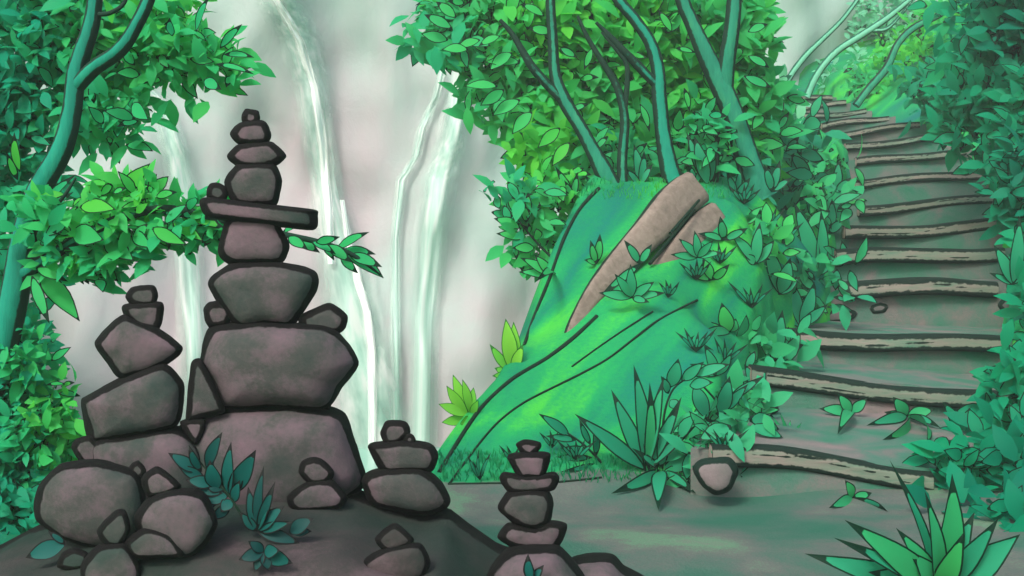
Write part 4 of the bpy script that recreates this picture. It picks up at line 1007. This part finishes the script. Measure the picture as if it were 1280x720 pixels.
# ------------------------------------------------------------------ shrubs: right bank, lower left, around the stairs
def shrub(label, blobs, count, ls, tint0, mat=M_SHRUB, group=None, dark=0.10, name='shrub', rimpx=2.8):
    b = blobs[0]
    base = at(b[0], b[1] + b[3], b[4])
    mb = MB(); crown(mb, blobs, count, ls, tint0, dark, rimpx=rimpx)
    return tag(mb.build(name, mat, origin=base), label, 'shrub', group)
GR = 'shrubs on the right bank beside the stairs'
shrub('big dark shrub filling the upper right corner', [(1267, 60, 70, 70, 15.5, .9, 0, 1), (1312, 20, 70, 70, 15.0, .9, 0, 1), (1222, 30, 40, 40, 16.5, .7, .2, 1)], 1054, 31, 0.54, group=GR, dark=0.22)
shrub('rounded shrub right of the stair bend', [(1237, 140, 55, 50, 15.5, .7, 0, 1), (1301, 160, 55, 60, 14.5, .7, -.05, 1)], 930, 28, 0.57, group=GR, dark=0.22)
shrub('small shrub right where the stairs disappear', [(1172, 120, 36, 26, 22, .8, .05, 1), (1197, 100, 36, 30, 22, .8, 0, 1)], 434, 22, 0.57, group=GR, dark=0.22)
shrub('teal shrub at the right edge level with the upper stairs', [(1312, 240, 52, 55, 13.2, .6, -.1, 1), (1275, 205, 28, 26, 15.5, .5, -.1, 1)], 806, 28, 0.44, group=GR, dark=0.22)
shrub('low shrub at the right edge beside the fifth log step', [(1318, 330, 32, 40, 12.0, .4, -.1, 1)], 341, 28, 0.42, group=GR, dark=0.22)
shrub('rounded shrub at the right edge beside the third log step', [(1322, 420, 34, 50, 10.6, .5, .02, 1)], 403, 33, 0.52, group=GR, dark=0.22)
shrub('dark shrub at the right edge beside the second log step', [(1298, 510, 46, 52, 9.2, .5, 0, 1)], 496, 36, 0.50, group=GR, dark=0.22)
shrub('dense dark shrub at the right edge above the spear leaved plant', [(1304, 610, 40, 60, 7.8, .45, -.08, 1), (1271, 590, 26, 34, 8.2, .35, -.02, 1)], 558, 41, 0.44, group=GR, dark=0.22)
shrub('dark shrub in the lower right corner behind the spear leaves', [(1288, 700, 50, 50, 6.7, .4, -.12, 1), (1236, 672, 40, 40, 7.2, .35, -.1, 1)], 496, 44, 0.42, group=GR, dark=0.22)
GLB = 'shrubs at the lower left edge'
shrub('bright green shrub at the lower left edge behind the round boulder', [(30, 560, 48, 70, 6.2, .35, .1, 1), (62, 520, 22, 30, 6.2, .2, .35, 1), (70, 560, 16, 35, 6.2, .2, .4, 1), (0, 620, 50, 50, 6.0, .3, -.2, 1)], 1500, 24, .45, M_LEFT, GLB)
shrub('teal leaved shrub at the left edge under the leaning tree', [(5, 470, 35, 50, 6.3, .3, -.15, 1), (32, 440, 18, 26, 6.2, .2, .3, 1)], 700, 24, .35, M_LEFT, GLB)
shrub('bright leafy bush hanging over the steep slope edge by the falls', [(662, 290, 26, 36, 11.9, .2, .1, 1), (690, 250, 24, 30, 12.3, .2, .1, 1), (648, 262, 18, 22, 11.8, .15, 0, 1)], 420, 26, .45, M_CROWN, dark=.3)
shrub('leafy undergrowth between the feet of the slim and thin ridge trees', [(765, 212, 34, 24, 13.2, .3, 0, 1)], 190, 28, .6, M_CROWN, dark=.3)
shrub('leafy undergrowth behind the upper end of the fallen log', [(860, 210, 32, 26, 14.2, .3, -.1, 1)], 190, 28, .55, M_CROWN, dark=.3)
shrub('leafy undergrowth between the sapling and the thickest ridge tree', [(900, 215, 30, 30, 14.4, .3, -.1, 1)], 170, 28, .5, M_PLANT, dark=.3)
shrub('leafy bush over the left end of the lowest log step, by the star shaped plant', [(893, 548, 26, 24, 8.2, .18, 0, 1), (915, 530, 20, 20, 8.8, .18, 0, 1)], 130, 34, .5, M_PLANT, dark=.45)
shrub('low leafy bush at the right end of the lowest log step', [(1208, 592, 24, 24, 7.95, .18, 0, 1)], 90, 34, .45, M_SHRUB, dark=.3)
GU = 'undergrowth bushes around the stairs and ridge'
shrub('leafy bush under the thickest ridge tree', [(1000, 205, 28, 36, 16.0, .5, -.1, 1)], 72, 31, .75, M_PLANT, GU, dark=0.45)
shrub('low bush left of the middle log steps', [(1030, 270, 26, 34, 15.0, .35, -.1, 1)], 56, 29, .75, M_PLANT, GU, dark=0.45)
shrub('low bush left of the upper log steps', [(1050, 205, 22, 26, 19.0, .4, 0, 1)], 44, 26, .75, M_PLANT, GU, dark=0.45)
shrub('leafy bush left of the fourth log step', [(1020, 360, 30, 30, 12.6, .3, -.1, 1)], 55, 31, .75, M_PLANT, GU, dark=0.45)
shrub('leafy bush left of the third log step', [(950, 430, 36, 28, 10.9, .3, -.1, 1)], 56, 34, .75, M_PLANT, GU, dark=0.45)
shrub('leafy bush on the bank crest right of the fallen log', [(935, 300, 40, 22, 12.0, .35, 0, 1)], 58, 29, .75, M_PLANT, GU, dark=0.45)
shrub('bush hiding the left end of the second log step', [(915, 515, 26, 28, 9.6, .25, -.1, 1)], 44, 37, .75, M_PLANT, GU, dark=0.45)
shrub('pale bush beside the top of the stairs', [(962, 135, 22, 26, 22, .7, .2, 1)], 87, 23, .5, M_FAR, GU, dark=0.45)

# ------------------------------------------------------------------ grass on the mossy bank: uncountable
mb = MB()
k = 0
while k < 1100:
    px = random.uniform(548, 1060); py = random.uniform(225, 604)
    h = TB.ray_cast(Vector((0, 0, EYE)), (at(px, py, 10) - Vector((0, 0, EYE))).normalized())
    if h[0] is None: continue
    g = h[0]
    if g.y > 16 or g.y < 7.9 or 250 < py < 568: continue
    sx, sz, sw = stair_at(g.y)
    if g.y > 8.3 and abs(g.x - sx) < sw / 2: continue
    if g.y < 8.9 and g.x > 1.5: continue
    k += 1
    h = random.uniform(0.03, 0.09)
    up = Vector((random.uniform(-.5, .5), random.uniform(-.6, .2), 1)).normalized()
    leaf(mb, g, g + up * h, 0.010, None, 0.1, max(0, min(1, 0.45 + 0.9 * noise.noise(g * 1.1) + random.uniform(-.1, .1))), segs=3)
tag(mb.build('grass', M_GRASS), 'short fine grass growing over the mossy bank', 'grass', kind='stuff')

# ------------------------------------------------------------------ haze in the gorge air
mb = MB()
x0, x1, y0, y1, z0, z1 = -36, 36, -6, 62, -6.5, 34
for z in (z0, z1):
    for x, y in ((x0, y0), (x1, y0), (x1, y1), (x0, y1)): mb.vert((x, y, z))
for f in ((3, 2, 1, 0), (4, 5, 6, 7), (0, 1, 5, 4), (1, 2, 6, 5), (2, 3, 7, 6), (3, 0, 4, 7)): mb.face(f)
hm = bpy.data.materials.new('haze'); hm.use_nodes = True
N = hm.node_tree.nodes; N.remove(N['Principled BSDF'])
pv = N.new('ShaderNodeVolumePrincipled')
pv.inputs['Color'].default_value = (0.93, 0.97, 0.95, 1)
pv.inputs['Density'].default_value = 0.003
pv.inputs['Anisotropy'].default_value = 0.2
hm.node_tree.links.new(pv.outputs[0], N['Material Output'].inputs['Volume'])
tag(mb.build('haze', hm, smooth=False), 'thin pale mist hanging in the gorge air', 'haze', kind='stuff')
